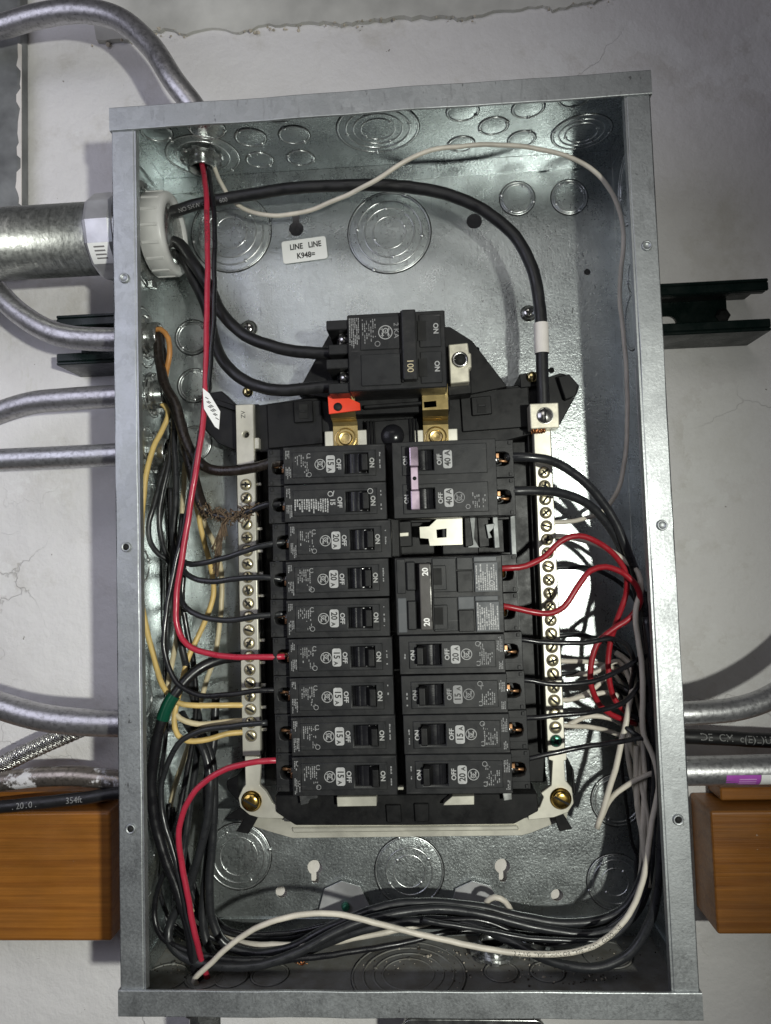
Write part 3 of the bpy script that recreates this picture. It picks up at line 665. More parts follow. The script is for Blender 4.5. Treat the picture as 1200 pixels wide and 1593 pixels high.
# right conduits
p5 = at(1072, 1110, -.045); X1 = W2 + .0016
pth = spline([Vector((X1, -.045, p5.z)), Vector((X1 + .02, -.045, p5.z + .0002)), at(1150, 1102, -.042), at(1200, 1084, -.038), at(1260, 1040, -.030), at(1330, 960, -.025), at(1400, 840, -.02)], .004)
cF = conduit('bent_conduit', 'steel conduit curving upward on the right of the panel', pth, .0080, 'conduit', group='thin steel conduits')
p6 = at(1074, 1199, -.045)
pth = [Vector((X1, -.045, p6.z)), Vector((X1 + .03, -.045, p6.z)), Vector((X1 + .12, -.045, p6.z + .001))]
cG = conduit('straight_conduit', 'straight steel conduit with purple label right of the panel', spline(pth), .0097, 'conduit', group='thin steel conduits')
for par, pz, rr in ((cF, p5.z, .0080), (cG, p6.z, .0097)): connector_body(par, (W2 + .0028, -.045, pz), (1, 0, 0), rr * .92, .010)
def sleeve(par, path, i0, i1, r, mat, name, a0=0, a1=360, n=24):
    m2 = MB(); fr = frames(path)[i0:i1]; vs = []; fs = []
    for p, t, u, w in fr:
        for k in range(n + 1):
            a = R(a0 + (a1 - a0) * k / n); vs.append(p + (u * math.cos(a) + w * math.sin(a)) * r)
    for i in range(len(fr) - 1):
        for k in range(n): fs.append((i * (n + 1) + k, i * (n + 1) + k + 1, (i + 1) * (n + 1) + k + 1, (i + 1) * (n + 1) + k))
    m2.add(vs, fs, True); return loc(m2, par).build(name, mat, par) if par else m2
lx0 = at(1130, 1207, -.054).x; lx1 = at(1184, 1207, -.054).x
lp = [Vector((lx0 + (lx1 - lx0) * k / 8, -.045, p6.z + .0004)) for k in range(9)]
lo = sleeve(cG, lp, 0, 9, .00985, 'purple', 'purple_label', 4, 62)
lp2 = [Vector((lx1 + .0002 + .02 * k / 4, -.045, p6.z + .0004)) for k in range(5)]
sleeve(cG, lp2, 0, 5, .00985, 'paper', 'white_label', 4, 62)
for a_ in (20, 32, 44): sleeve(cG, lp, 3, 8, .00992, 'lilac', 'label_line', a_, a_ + 5, 3)

# big rigid conduit with connector and bushing
cb = onX(231, 362, -W2); cbY = -.040; cbz = at(172, 372, -.046).z + .0036
big = thing('large_conduit', 'thick galvanised conduit entering the panel side at upper left', 'conduit', (X0, cbY, cbz))
def bl(m, n, mat): return loc(m, big).build(n, mat, big)
bl(MB().lathe([(.0262, -.45), (.0262, -.020)], (X0, cbY, cbz), (1, 0, 0), 48), 'pipe', 'rigid')
bl(MB().lathe([(.0270, -.0315), (.0300, -.0310), (.0312, -.0285), (.0316, -.0125), (.0300, -.0105), (.0262, -.0100)], (X0, cbY, cbz), (1, 0, 0), 12, smooth=False), 'compression_nut', 'alu')
prof = []
for k in range(6): prof += [(.0285, -.0098 + k * .0016), (.0272, -.0091 + k * .0016)]
bl(MB().lathe(prof, (X0, cbY, cbz), (1, 0, 0), 40), 'threaded_body', 'zinc')
bl(MB().lathe([(.0240, .0022), (.0335, .0024), (.0340, .0032), (.0335, .0062), (.0290, .0068), (.024, .0066)], (X0, cbY, cbz), (1, 0, 0), 36, True, smooth=False), 'locknut', 'zinc')
for k in range(8):
    a = 2 * math.pi * (k + .3) / 8; pp_ = Vector((X0 + .0048, cbY + .0355 * math.cos(a), cbz + .0355 * math.sin(a)))
    bl(MB().box(-.0020, .0020, -.0028, .0028, -.0045, .0045, .0006, 1, Matrix.Translation(pp_) @ Matrix.Rotation(a, 4, 'X')), 'locknut_lug', 'zinc')
bl(MB().lathe([(.0222, .0085), (.0285, .0085), (.0302, .0095), (.0302, .0245), (.0288, .0266), (.0240, .0270), (.0218, .0250)], (X0, cbY, cbz), (1, 0, 0), 48, True), 'bushing', 'bushing')
for k in range(16):
    a = 2 * math.pi * (k + .5) / 16; pp_ = Vector((X0 + .0170, cbY + .0302 * math.cos(a), cbz + .0300 * math.sin(a)))
    bl(MB().box(-.0066, .0066, -.0008, .0008, -.0011, .0011, .0003, 1, Matrix.Translation(pp_) @ Matrix.Rotation(a, 4, 'X')), 'bushing_rib', 'bushing')
bl(MB().lathe([(.0215, .0250), (.0212, -.004), (.0001, -.0041)], (X0, cbY, cbz), (1, 0, 0), 36), 'bore', 'zinc')
# label on nut
lp = [Vector((X0 - .0285 + .016 * k / 4, cbY, cbz)) for k in range(5)]
sleeve(big, lp, 0, 5, .0318, 'paper', 'nut_label', 30, 58)
for k in range(4): sleeve(big, lp, 1, 4, .03186, 'ink_soft', 'label_line', 34 + k * 5, 36 + k * 5, 3)

# bottom connector and steel junction box
hb3 = Vector((hb.x, hb.y, -H2 - .003))
cH = thing('bottom_connector', 'zinc conduit connector under the bottom left of the panel', 'connector', hb3)
loc(MB().lathe([(.0130, -.0005), (.0140, -.004), (.0140, -.018), (.0110, -.020), (.0105, -.15)], hb3, (0, 0, 1), 8, smooth=False), cH).build('fitting', 'zinc', cH)
loc(MB().lathe([(.0045, 0), (.0045, .003), (.0001, .0032)], hb3 + Vector((-.004, -.0135, -.010)), NB, 6, smooth=False), cH).build('set_screw', 'silver', cH)
for px, py, lb in ((768, 1486, 'zinc fitting in the panel floor under the bottom wire bundle'), (826, 1478, 'zinc fitting in the panel floor near the lower right')):
    q = onZ(px, py, -H2); tf = thing('floor_fitting', lb, 'connector', (q.x, q.y, -H2)); locknut_Z(tf, (q.x, q.y, -H2 + .0004), .0108, 1)
jx0 = at(624, 1590, -.02).x; jx1 = at(850, 1590, -.02).x; jz = at(700, 1584, -.02).z
cI = thing('junction_box', 'steel utility box just under the bottom edge of the panel', 'junction box', ((jx0 + jx1) / 2, YW, jz - .1))
me = plate_mesh(rrect(jx0, jx1, jz - .12, jz, .008), [], .003, lambda u, v, w: Vector((u, -.02 + w, v)) - cI.location, 'cover', .0006); me.materials.append(M['zinc']); link('cover', me, cI)
me = plate_mesh(rrect(jx0 + .002, jx1 - .002, jz - .118, jz - .002, .007), [], .058, lambda u, v, w: Vector((u, .0105 + w, v)) - cI.location, 'box_body'); me.materials.append(M['zinc']); link('box_body', me, cI)

# cables left and right outside
def kink(path, amp):
    ph = [random.uniform(0, 6.28) for _ in range(6)]; d = 0.0; out = [path[0]]
    for i in range(1, len(path)):
        d += (path[i] - path[i - 1]).length; e = min(1.0, i / 4, (len(path) - 1 - i) / 4)
        f = lambda k: math.sin(d * 95 + ph[k]) + .7 * math.sin(d * 210 + ph[k + 1]) + .35 * math.sin(d * 430 + ph[k])
        out.append(path[i] + Vector((f(0), f(2), f(4))) * amp * e)
    return out
def cable(name, label, pts, r, mat, cat='wire', group=None, step=.004, n=12, text=None, tmat='print'):
    path = kink(pathpx(pts, step), .00020 if r < .003 else .00014); m1 = MB().tube(path, r, n); m1.v = [tuple(Vector(v) - path[0]) for v in m1.v]
    t = tag(m1.build(name, mat), label, cat, group); t.location = path[0]
    for s, start, size, ang, flip in (text or []):
        m2 = MB(); wrap_text(m2, path, s, start, size, r, ang, flip); loc(m2, t).build('printed_lettering', tmat, t)
    return t, path
cable('outside_cable', 'black cable printed 2010 and 354ft above the left wooden board', [(-60, 1266, -.003), (0, 1256, -.003), (70, 1248, -.003), (130, 1242, -.003), (190, 1232, -.003), (240, 1228, -.003)], .0050, 'w_cable', 'cable', text=[('. 2010 .', .045, .0066, 0, 1), ('354ft', .088, .0066, 0, 1)], tmat='print_dim')
cable('outside_cable', 'black printed cable between the two conduits right of the panel', [(1040, 1143, .004), (1070, 1146, .004), (1120, 1148, .004), (1200, 1152, .004), (1280, 1156, .004)], .0056, 'w_cable', 'cable', text=[('DE  CM  c(E)L)US', .022, .0075, 0, 1)], tmat='print_dim')
cable('paint_spattered_cable', 'old flat cable spattered with white paint above the left board', [(-60, 1226, .006), (0, 1216, .004), (60, 1209, .002), (120, 1207, .002), (190, 1215, .004), (250, 1222, .01)], .0078, 'spatter', 'cable')
# braided hose: core plus crossing strands
path = pathpx([(-60, 1230, .018), (0, 1192, .016), (60, 1162, .014), (115, 1138, .012), (150, 1122, .012)], .003)
t = thing('braided_hose', 'braided steel flexible hose rising to the right below the left conduit', 'hose', path[0]); loc(MB().tube(path, .0062, 16), t).build('hose_core', 'plastic', t)
for sgn in (-1, 1):
    m2 = MB(); fr = frames(path); 
    for k in range(12):
        pts_ = []
        for i in range((len(fr) - 1) * 3):
            f_ = i / 3; i0 = int(f_); p = fr[i0][0].lerp(fr[i0 + 1][0], f_ - i0); a = 2 * math.pi * k / 12 + sgn * f_ * .75
            pts_.append(p + (fr[i0][2] * math.cos(a) + fr[i0][3] * math.sin(a)) * (.0066 + .0003 * math.sin(f_ * 6 + k * sgn)))
        m2.tube(pts_, .00055, 4, False)
    loc(m2, t).build('braid_strands', 'braid', t)

# ================================================================= CHASSIS (black interior base)
ch = thing('panel_interior', 'black plastic interior base carrying the breakers and bus bars', 'interior base', (0, 0, 0))
def chp(name, pts, Y0, Y1, mat='plastic', bev=.0006, Yp=None, parent=None):
    q = [pxz(x, y, Y0 if Yp is None else Yp) for x, y in pts]; return MB().prism(q, Y0, Y1, bev).build(name, mat, parent or ch)
MB().box(-.100, .104, -.0300, -.0060, -.178, .068, .001).build('base_tray', 'plastic', ch)
MB().box(-.0035, .0065, -.0600, -.0295, -.170, .066, .001).build('centre_rib', 'plastic', ch)
for sx in (-1, 1):
    cx = .0015 + sx * .047
    for k in range(10): MB().box(cx - .040, cx + .040, -.0420, -.0301, .0622 - .0254 * k - .0010, .0622 - .0254 * k + .0010, .0003).build('slot_divider', 'plastic', ch)
    MB().box(cx - .013, cx + .013, -.0480, -.0302, -.172, .066, .0008).build('bus_insulator', 'plastic', ch)
# silver hook rail on each side
for sx in (-1, 1):
    x0, x1 = sorted((.0015 + sx * .083, .0015 + sx * .0865)); MB().box(x0, x1, -.045, -.0302, -.168, .062, .0004).build('hook_rail', 'dull', ch)
# crossbar at the top
chp('crossbar', [(366, 636), (470, 620), (548, 616), (700, 612), (800, 600), (838, 594), (842, 672), (770, 690), (620, 700), (440, 702), (372, 706)], -.0400, -.0080)
chp('crossbar_panel', [(415, 628), (500, 622), (503, 690), (418, 698)], -.0425, -.0395); chp('crossbar_panel', [(716, 612), (822, 600), (826, 664), (720, 672)], -.0425, -.0395)
for pts in ([(456, 624), (486, 622), (488, 656), (458, 658)], [(733, 618), (764, 615), (766, 644), (735, 647)]):
    o_ = chp('clip_frame', pts, -.0450, -.0420); cx = sum(p[0] for p in pts) / 4; cy = sum(p[1] for p in pts) / 4
    q = pxz(cx, cy, -.0452); MB().box(q[0] - .0032, q[0] + .0032, -.0455, -.0449, q[1] - .0052, q[1] + .0052).build('clip_slot', 'dark', ch); MB().box(q[0] - .0025, q[0] + .0025, -.0462, -.0454, q[1] - .0008, q[1] + .0008, .0002).build('clip_bar', 'breaker', ch)
chp('left_wing', [(318, 612), (345, 608), (372, 634), (374, 704), (340, 690), (312, 660)], -.0330, -.0150); chp('left_wing_rib', [(322, 616), (372, 632), (374, 642), (318, 624)], -.0370, -.0329)
chp('right_wing', [(838, 592), (872, 580), (880, 582), (902, 600), (898, 612), (872, 660), (842, 672)], -.0360, -.0140); chp('right_wing_boss', [(868, 586), (886, 582), (900, 598), (896, 616), (880, 622)], -.0420, -.0359)
chp('pillar', [(808, 582), (836, 578), (838, 600), (810, 604)], -.0440, -.0100); 
for px, py, Y in ((828, 587, -.0445), (386, 610, -.030)):
    p = at(px, py, Y); MB().lathe([(.0040, 0), (.0038, .002), (.0026, .0030), (.0001, .0031)], p, NB, 18).build('base_screw', 'brass', ch)
# main breaker pedestal
chp('pedestal', [(462, 612), (512, 520), (700, 508), (735, 530), (790, 602), (700, 620), (560, 628)], -.0450, -.0100)
chp('pedestal_rib', [(690, 548), (724, 546), (732, 560), (734, 612), (698, 616)], -.0600, -.0449)
chp('pedestal_beam', [(548, 612), (700, 606), (700, 640), (548, 646)], -.0560, -.0401); chp('pedestal_bar', [(566, 630), (680, 622), (680, 628), (566, 636)], -.0620, -.0559)
o_ = chp('pedestal_tip', [(658, 624), (680, 622), (681, 634), (659, 636)], -.0640, -.0500)
chp('centre_block', [(572, 656), (648, 650), (650, 692), (574, 696)], -.0480, -.0300)
for k in range(3): chp('block_rib', [(570 + k * 5, 654), (573 + k * 5, 654), (575 + k * 5, 696), (572 + k * 5, 696)], -.0500, -.0478); chp('block_rib', [(636 + k * 5, 650), (639 + k * 5, 650), (641 + k * 5, 692), (638 + k * 5, 692)], -.0500, -.0478)
p = at(611, 678, -.048); m2 = MB(); bm = bmesh.new(); bmesh.ops.create_uvsphere(bm, u_segments=24, v_segments=12, radius=.0085); m2.bm(bm, Matrix.Translation((p.x, -.0475, p.z)) @ Matrix.Scale(.6, 4, (0, 1, 0)), True); m2.build('centre_dome', 'gloss', ch)
# brass straps, white insulators, red tab
for (x0, x1, y0, y1), name in (((518, 556, 608, 690), 'a'), ((658, 697, 606, 688), 'b')):
    a = at(x0, (y0 + y1) / 2, -.050); b = at(x1, (y0 + y1) / 2, -.050); zt = at((x0 + x1) / 2, y0 - 6, -.06).z; zm = at((x0 + x1) / 2, y1 - 38, -.055).z; zb = at((x0 + x1) / 2, y1 + 2, -.05).z
    pr = [(zt, -.0640), (zm + .004, -.0640), (zm, -.0600), (zm - .001, -.0520), (zm - .004, -.0500), (zb - .01, -.0500)]
    vs = []; fs = []
    for z_, y_ in pr: vs += [(a.x, y_, z_), (b.x, y_, z_), (a.x, y_ + .0018, z_ - .0006), (b.x, y_ + .0018, z_ - .0006)]
    for i in range(len(pr) - 1): j = i * 4; fs += [(j, j + 1, j + 5, j + 4), (j + 3, j + 2, j + 6, j + 7), (j + 2, j, j + 4, j + 6), (j + 1, j + 3, j + 7, j + 5)]
    so = MB().add(vs, fs).build('brass_strap', 'strap', ch)
    p = at((x0 + x1) / 2 + 1, y1 - 8, -.0505); m2 = MB(); m2.lathe([(.0078, 0), (.0078, .0008), (.0071, .0011), (.0066, .0006), (.0052, .0006), (.0050, .0016), (.0042, .0024), (.0030, .0021), (.0028, .0012), (.0001, .0010)], (p.x, -.0500, p.z), NB, 28, smooth=False); m2.build('strap_screw', 'strap', so)
    MB().box(a.x - .0065, b.x + .0065, -.0485, -.0440, zb - .012, zm - .007, .0005).build('white_insulator', 'bar', ch)
q = [(510, 616), (528, 612), (560, 627), (561, 638), (512, 644)]
chp('red_tab', q, -.0662, -.0645, 'red_plastic', .0002); p = at(526, 633, -.0664); MB().lathe([(.0030, 0), (.0030, .0004), (.0001, .0005)], p, NB, 16).build('tab_hole', 'dark', ch)
# lug block right of main breaker
lg = chp('terminal_lug', [(698, 536), (728, 533), (730, 549), (733, 549), (734, 572), (730, 573), (731, 594), (701, 597)], -.0700, -.0600, 'lug', .0006); p = at(716, 560, -.0702)
m2 = MB(); m2.lathe([(.0056, 0), (.0054, .0016), (.0038, .0016), (.0036, -.002)], p, NB, 24); m2.build('lug_ring', 'silver', lg); MB().lathe([(.0037, .0004), (.0001, .0005)], p, NB, 20).build('lug_bore', 'dark', lg)
# exposed stab in the empty right slot
zr3 = .0622 - .0254 * 2.5
MB().prism([pxz(x, y, -.050) for x, y in ((653, 818), (667, 818), (690, 799), (719, 796), (720, 846), (669, 848), (666, 838), (654, 836))], -.0505, -.0485, .0002)
sq = [pxz(x, y, -.050) for x, y in ((653, 820), (668, 819), (690, 798), (719, 796), (720, 847), (669, 849), (667, 838), (654, 837))]
hq = [pxz(x, y, -.050) for x, y in ((679, 824), (695, 822), (695, 836), (680, 837))]
stb = plate('bus_stab', sq, [hq], .0020, -.0505, 'bar', ch)
chp('slot_spacer', [(722, 800), (731, 800), (737, 848), (724, 852)], -.0520, -.0400); chp('slot_clip', [(730, 800), (740, 800), (738, 838), (746, 852), (728, 852)], -.0490, -.0400, 'dull', .0003); chp('slot_spacer', [(742, 800), (760, 798), (762, 850), (746, 852)], -.0470, -.0350)
chp('slot_clip', [(756, 816), (770, 814), (768, 822), (762, 828), (766, 836), (760, 838)], -.0500, -.0420, 'dull', .0003); chp('slot_rail', [(766, 798), (774, 797), (778, 852), (770, 853)], -.0480, -.0350, 'dull', .0004)
chp('slot_post', [(612, 812), (640, 810), (642, 850), (614, 852)], -.0560, -.0400); chp('slot_pin', [(608, 830), (636, 828), (636, 834), (608, 836)], -.0580, -.0558, 'bar', .0003)
# lower end: plastic skirt, white feet, metal hanger rail
chp('skirt', [(428, 1238), (836, 1234), (838, 1262), (800, 1282), (640, 1284), (460, 1284), (430, 1264)], -.0480, -.0260); 
for pts in ([(524, 1240), (586, 1239), (586, 1254), (525, 1255)], [(704, 1239), (738, 1238), (738, 1252), (690, 1253), (692, 1249)]): chp('bus_end', pts, -.0560, -.0470, 'bar', .0003)
chp('bus_end', [(614, 1222), (628, 1222), (628, 1229), (615, 1229)], -.062, -.050, 'bar', .0003)
for pts in ([(466, 1236), (494, 1235), (494, 1242), (482, 1244), (480, 1250), (468, 1253)], [(782, 1232), (796, 1230), (797, 1244), (784, 1246)]): chp('hook_clip', pts, -.0550, -.0470, 'zinc', .0003)
chp('skirt_post', [(600, 1252), (624, 1252), (626, 1280), (602, 1280)], -.0500, -.0479); chp('skirt_post', [(644, 1250), (668, 1250), (668, 1278), (646, 1280)], -.0500, -.0479)
rail = [pxz(x, y, -.030) for x, y in ((374, 1268), (440, 1274), (530, 1282), (700, 1281), (808, 1272), (884, 1262), (882, 1274), (826, 1296), (812, 1300), (455, 1304), (420, 1294), (376, 1280))]
MB().prism(rail, -.0300, -.0285, .0003).build('hanger_rail', 'bar', ch)
chp('rail_rib', [(454, 1288), (806, 1284), (808, 1292), (456, 1296)], -.0322, -.0300, 'bar', .0008); chp('rail_tongue', [(608, 1280), (624, 1276), (626, 1258), (634, 1254), (640, 1260), (641, 1276), (658, 1280)], -.0400, -.0300, 'zinc', .0004)
chp('rail_fold', [(442, 1268), (520, 1268), (532, 1284), (442, 1278)], -.036, -.030, 'zinc', .0003); chp('rail_fold', [(736, 1282), (746, 1264), (826, 1258), (826, 1272)], -.036, -.030, 'zinc', .0003)

# ================================================================= NEUTRAL BARS
def neutral_bar(name, label, top, bot, xw, screws, Y, foot, green=None, lug=False):
    t = thing(name, label, 'neutral bar', (at(*bot, Y).x, Y, at(*bot, Y).z), group='tin plated neutral bars')
    a, b = at(*top, Y), at(*bot, Y); n = len(screws)
    xc = (a.x + b.x) / 2
    hl = [] if lug else [circ(xc + .0006, at(379, 676, Y).z, .0024, 14)]
    me = plate_mesh(rect(xc - xw, xc + xw, b.z, a.z), hl, .0095, lambda u, v, w: Vector((u, Y + .00475 + w, v)) - t.location, 'bar', .0005); me.materials.append(M['bar']); link('bar', me, t)
    loc(MB().box(xc - xw - .003, xc + xw + .002, Y + .0096, Y + .024, b.z - .005, a.z + .002, .0006), t).build('bar_support', 'plastic', t)
    for i, (px, py) in enumerate(screws):
        p = at(px, py, Y - .0008); g = green == i; r = .0036
        p = Vector((xc, Y, p.z)); m2 = MB()
        m2.lathe([(r * 1.10, -.0002), (r * 1.10, .0001), (r * 1.02, .0002), (r, .0004), (r * .98, .0010), (r * .86, .0014), (r * .5, .0016), (.0001, .0016)], p, NB, 20); so = loc(m2, t).build('terminal_screw', 'green_screw' if g else 'pale_brass', t)
        m2 = MB(); m2.lathe([(r * 1.22, -.0001), (r * 1.22, .0002), (r * 1.10, .0002), (r * 1.10, -.0001)], p, NB, 20, True); loc(m2, t).build('screw_seat', 'ink_soft', t)
        a_ = random.uniform(0, math.pi)
        Mx = Matrix.Translation(p + Vector((0, -.0014, 0)) - Vector(t.location)) @ Matrix.Rotation(a_, 4, 'Y'); m2 = MB(); m2.box(-r * .86, r * .86, -.0005, .0004, -.00075, .00075, 0, 1, Mx); 
        if random.random() < .6: m2.box(-.0006, .0006, -.0003, .0003, -r * .55, r * .55, 0, 1, Mx)
        o2 = m2.build('screw_slot', 'dark', so); 
    # small wire pegs at the inner side
    # foot with gold screw
    fp = [Vector((q[0], 0, q[1])) for q in (pxz(x, y, Y + .001) for x, y in foot[0])]
    m2 = MB().prism([(q.x, q.z) for q in fp], Y + .0012, Y + .0050, .0004); loc(m2, t).build('foot_bracket', 'bar', t)
    p = at(*foot[1], Y); m2 = MB(); r = .0066
    m2.lathe([(r * 1.12, -.0010), (r * 1.12, -.0006), (r, -.0004), (r * .98, .0012), (r * .80, .0026), (r * .4, .0031), (.0001, .0031)], p, NB, 28); so = loc(m2, t).build('mounting_screw', 'gold', t)
    m2 = MB(); Mx = Matrix.Translation(p + Vector((0, -.0029, 0)) - Vector(t.location)) @ Matrix.Rotation(.5, 4, 'Y'); m2.box(-r * .8, r * .8, -.0006, .0004, -.0007, .0007, 0, 1, Mx); m2.build('screw_slot', 'dark', so)
    return t, xc
YB = -.046
sl_ = [(380 + (389 - 380) * k / 19, 754 + (1145 - 754) * k / 19) for k in range(20)]
nbL, xbL = neutral_bar('neutral_bar', 'pale neutral bar with brass screws left of the breakers', (381, 629), (391, 1176), .0066, sl_, YB, ([(381, 1176), (404, 1178), (406, 1190), (404, 1222), (414, 1232), (424, 1250), (440, 1258), (441, 1274), (404, 1273), (388, 1268), (374, 1256), (371, 1242), (378, 1226), (382, 1222)], (391, 1247)))
sr_ = [(845 + (866 - 845) * k / 20, 735 + (1153 - 735) * k / 20) for k in range(21)]
nbR, xbR = neutral_bar('neutral_bar', 'pale neutral bar with brass screws right of the breakers', (841, 634), (867, 1168), .0060, sr_, YB, ([(852, 1168), (882, 1168), (882, 1182), (878, 1184), (880, 1214), (890, 1226), (893, 1250), (884, 1264), (862, 1272), (822, 1276), (822, 1264), (840, 1256), (846, 1240), (842, 1234), (858, 1222), (860, 1184), (854, 1182)], (873, 1243)), green=20, lug=True)
# pegs along the bars
for k in range(12):
    z = at(410, 752 + k * 35, YB).z; loc(MB().box(xbL + .0067, xbL + .0105, YB + .003, YB + .0055, z - .001, z + .001, .0003), nbL).build('peg', 'bar', nbL)
for z_ in (at(376, 690, YB).z,): loc(MB().box(xbL + .0066, xbL + .0100, YB + .001, YB + .008, z_ - .004, z_ + .004, .0004), nbL).build('peg', 'bar', nbL)
# bar marking
m2 = MB(); put_text(m2, 'ZV', (xbL - .001, YB - .0002, at(376, 645, YB).z), (0, 0, 1), (-1, 0, 0), .0045); loc(m2, nbL).build('stamped_mark', 'ink', nbL)
for px, py in ((376, 1268), (884, 1266)):
    s = 1 if px > 600 else -1
    q = [pxz(x, y, -.040) for x, y in (((816 + 0, 1258), (870, 1256), (890, 1288), (870, 1292), (860, 1262)) if s > 0 else ((350, 1272), (372, 1256), (402, 1270), (400, 1274), (388, 1296), (368, 1292), (380, 1274)))]
    MB().prism(q, -.0420, -.0330, .0004).build('base_clip', 'plastic', ch)
for q in ([(352, 1215), (370, 1206), (372, 1238), (376, 1246), (368, 1244), (354, 1228)], [(884, 1180), (889, 1196), (892, 1236), (896, 1238), (896, 1226), (893, 1198)]): chp('base_clip', q, -.042, -.020)
# main neutral lug on the right bar
lg = thing('neutral_lug', 'square aluminium lug with slotted screw at the top of the right neutral bar', 'lug', (xbR, YB, at(846, 668, YB).z))
a = at(826, 667, -.0600); b = at(869, 626, -.0600); cl = (a + b) / 2
loc(MB().box(a.x, b.x, -.0600, YB - .0003, a.z, b.z, .0007, 2), lg).build('lug_block', 'lug', lg)
m2 = MB(); m2.lathe([(.0059, .0001), (.0057, .0005), (.0052, -.0004), (.0048, .0003), (.0001, .0006)], (cl.x + .0003, -.0602, cl.z), NB, 26); s_ = loc(m2, lg).build('lug_screw', 'silver', lg)
loc(MB().box(cl.x - .0003, cl.x + .0009, -.0612, -.0605, cl.z - .0048, cl.z + .0048), lg).build('screw_slot', 'dark', s_)
m2 = MB()
for k in range(26):
    x = cl.x - .004 + random.uniform(-.0045, .0045); y = -.054 + random.uniform(-.003, .003); m2.tube([Vector((x, y, a.z + .001)), Vector((x + random.uniform(-.0006, .0006), y, a.z - random.uniform(.0015, .0030)))], .0006, 5)
loc(m2, lg).build('copper_strands', 'copper', lg)

# ================================================================= BREAKERS
FY = -.0863                      # face plane
BL = .0805                       # overall length, terminal end to inner end
TX = .0125                       # terminal block length
def emblem(mb, cx, cz, r, y):    # ring with an interlaced script monogram
    g = lambda pts: [(cx + b * r, cz - a * r) for a, b in pts]
    mb.strip(circ(cx, cz, r, 28), r * .12, y, True)
    mb.strip(g(circ(-.26, .02, .33, 16, 50, 340)), r * .11, y); mb.strip(g(circ(-.20, -.08, .15, 10, -40, 180)), r * .09, y)
    mb.strip(g(circ(.27, .20, .21, 12, 20, 270)), r * .11, y); mb.strip(g(circ(.27, -.19, .24, 12, 90, 350)), r * .11, y)
    mb.strip(g([(-.55, .42), (-.25, .50), (.05, .40), (.30, .52), (.52, .46)]), r * .08, y); mb.strip(g([(-.5, -.46), (-.15, -.42), (.1, -.52), (.48, -.48)]), r * .08, y)
    for k in range(4):
        a = 45 + 90 * k; mb.strip(g([(.86 * math.cos(R(a - 13)), .86 * math.sin(R(a - 13))), (.70 * math.cos(R(a)), .70 * math.sin(R(a))), (.86 * math.cos(R(a + 13)), .86 * math.sin(R(a + 13)))]), r * .08, y)
def fine_print(mb, x0, x1, z0, z1, y, pitch, fill=.8, h=.45):   # unreadable rows, running along z
    x = x0
    while x < x1:
        z = z1; end = z0 + (z1 - z0) * random.uniform(0, .45)
        while z > end:
            l = random.uniform(.0004, .0016)
            if random.random() < fill: mb.quad(x, x + pitch * h * random.uniform(.7, 1.15), z - l, z, y)
            z -= l + random.uniform(.0002, .0004)
        x += pitch
RT, UP = Vector((0, 0, -1)), Vector((1, 0, 0))   # reading direction on a left-column breaker
HX0, HX1, HT = .0535, .0690, .0066               # handle window
def body_mesh(t0, t1, wins, name='case'):
    """case with real handle windows"""
    me = plate_mesh(rect(TX, BL, t0, t1), [rect(HX0, HX1, c - HT, c + HT) for c in wins], .0085, lambda u, v, w: Vector((u, .00425 + w, v)), name, .0004)
    bm = bmesh.new(); bm.from_mesh(me)
    m2 = MB(); m2.box(TX + .0002, BL - .0002, .0086, .0500, t0 + .0002, t1 - .0002); b2 = m2.mesh('x'); bm.from_mesh(b2); bpy.data.meshes.remove(b2)
    bm.to_mesh(me); bm.free(); me.materials.append(M['breaker']); return me
def frame_mesh(c, x0=.0185, x1=.0742, ht=.0086, win=True):
    me = plate_mesh(rect(x0, x1, c - ht, c + ht), [rect(HX0 - .0003, HX1 + .0003, c - HT - .0003, c + HT + .0003)] if win else [], .0009, lambda u, v, w: Vector((u, -.00045 + w, v)), 'face_plate', .0004); me.materials.append(M['breaker2']); return me
def terminal_mesh(c, h=.0125):
    n = [(.0035, c - .0035), (.0025, c), (.0035, c + .0035), (.0060, c + .0046), (TX, c + .0046)]
    poly = [(0, c - h), (TX - .0002, c - h), (TX - .0002, c - .0046), (.0060, c - .0046)] + n[:4] + [(TX - .0002, c + .0046), (TX - .0002, c + h), (0, c + h)]
    me = plate_mesh(poly, [], .012, lambda u, v, w: Vector((u, .0085 + .006 + w, v)), 'terminal_block', .0004)
    bm = bmesh.new(); bm.from_mesh(me); m2 = MB(); m2.box(.0002, TX, .0206, .050, c - h + .0002, c + h - .0002)
    for k in (-1, 1):
        m2.box(.0004, TX - .001, .0079, .0084, c + k * .0078 - .0003, c + k * .0078 + .0003); m2.box(.0015, .0035, .0075, .0086, c + k * .0105 - .0012, c + k * .0105 + .0012, .0002)
    b2 = m2.mesh('x'); bm.from_mesh(b2); bpy.data.meshes.remove(b2); bm.to_mesh(me); bm.free(); me.materials.append(M['breaker']); return me
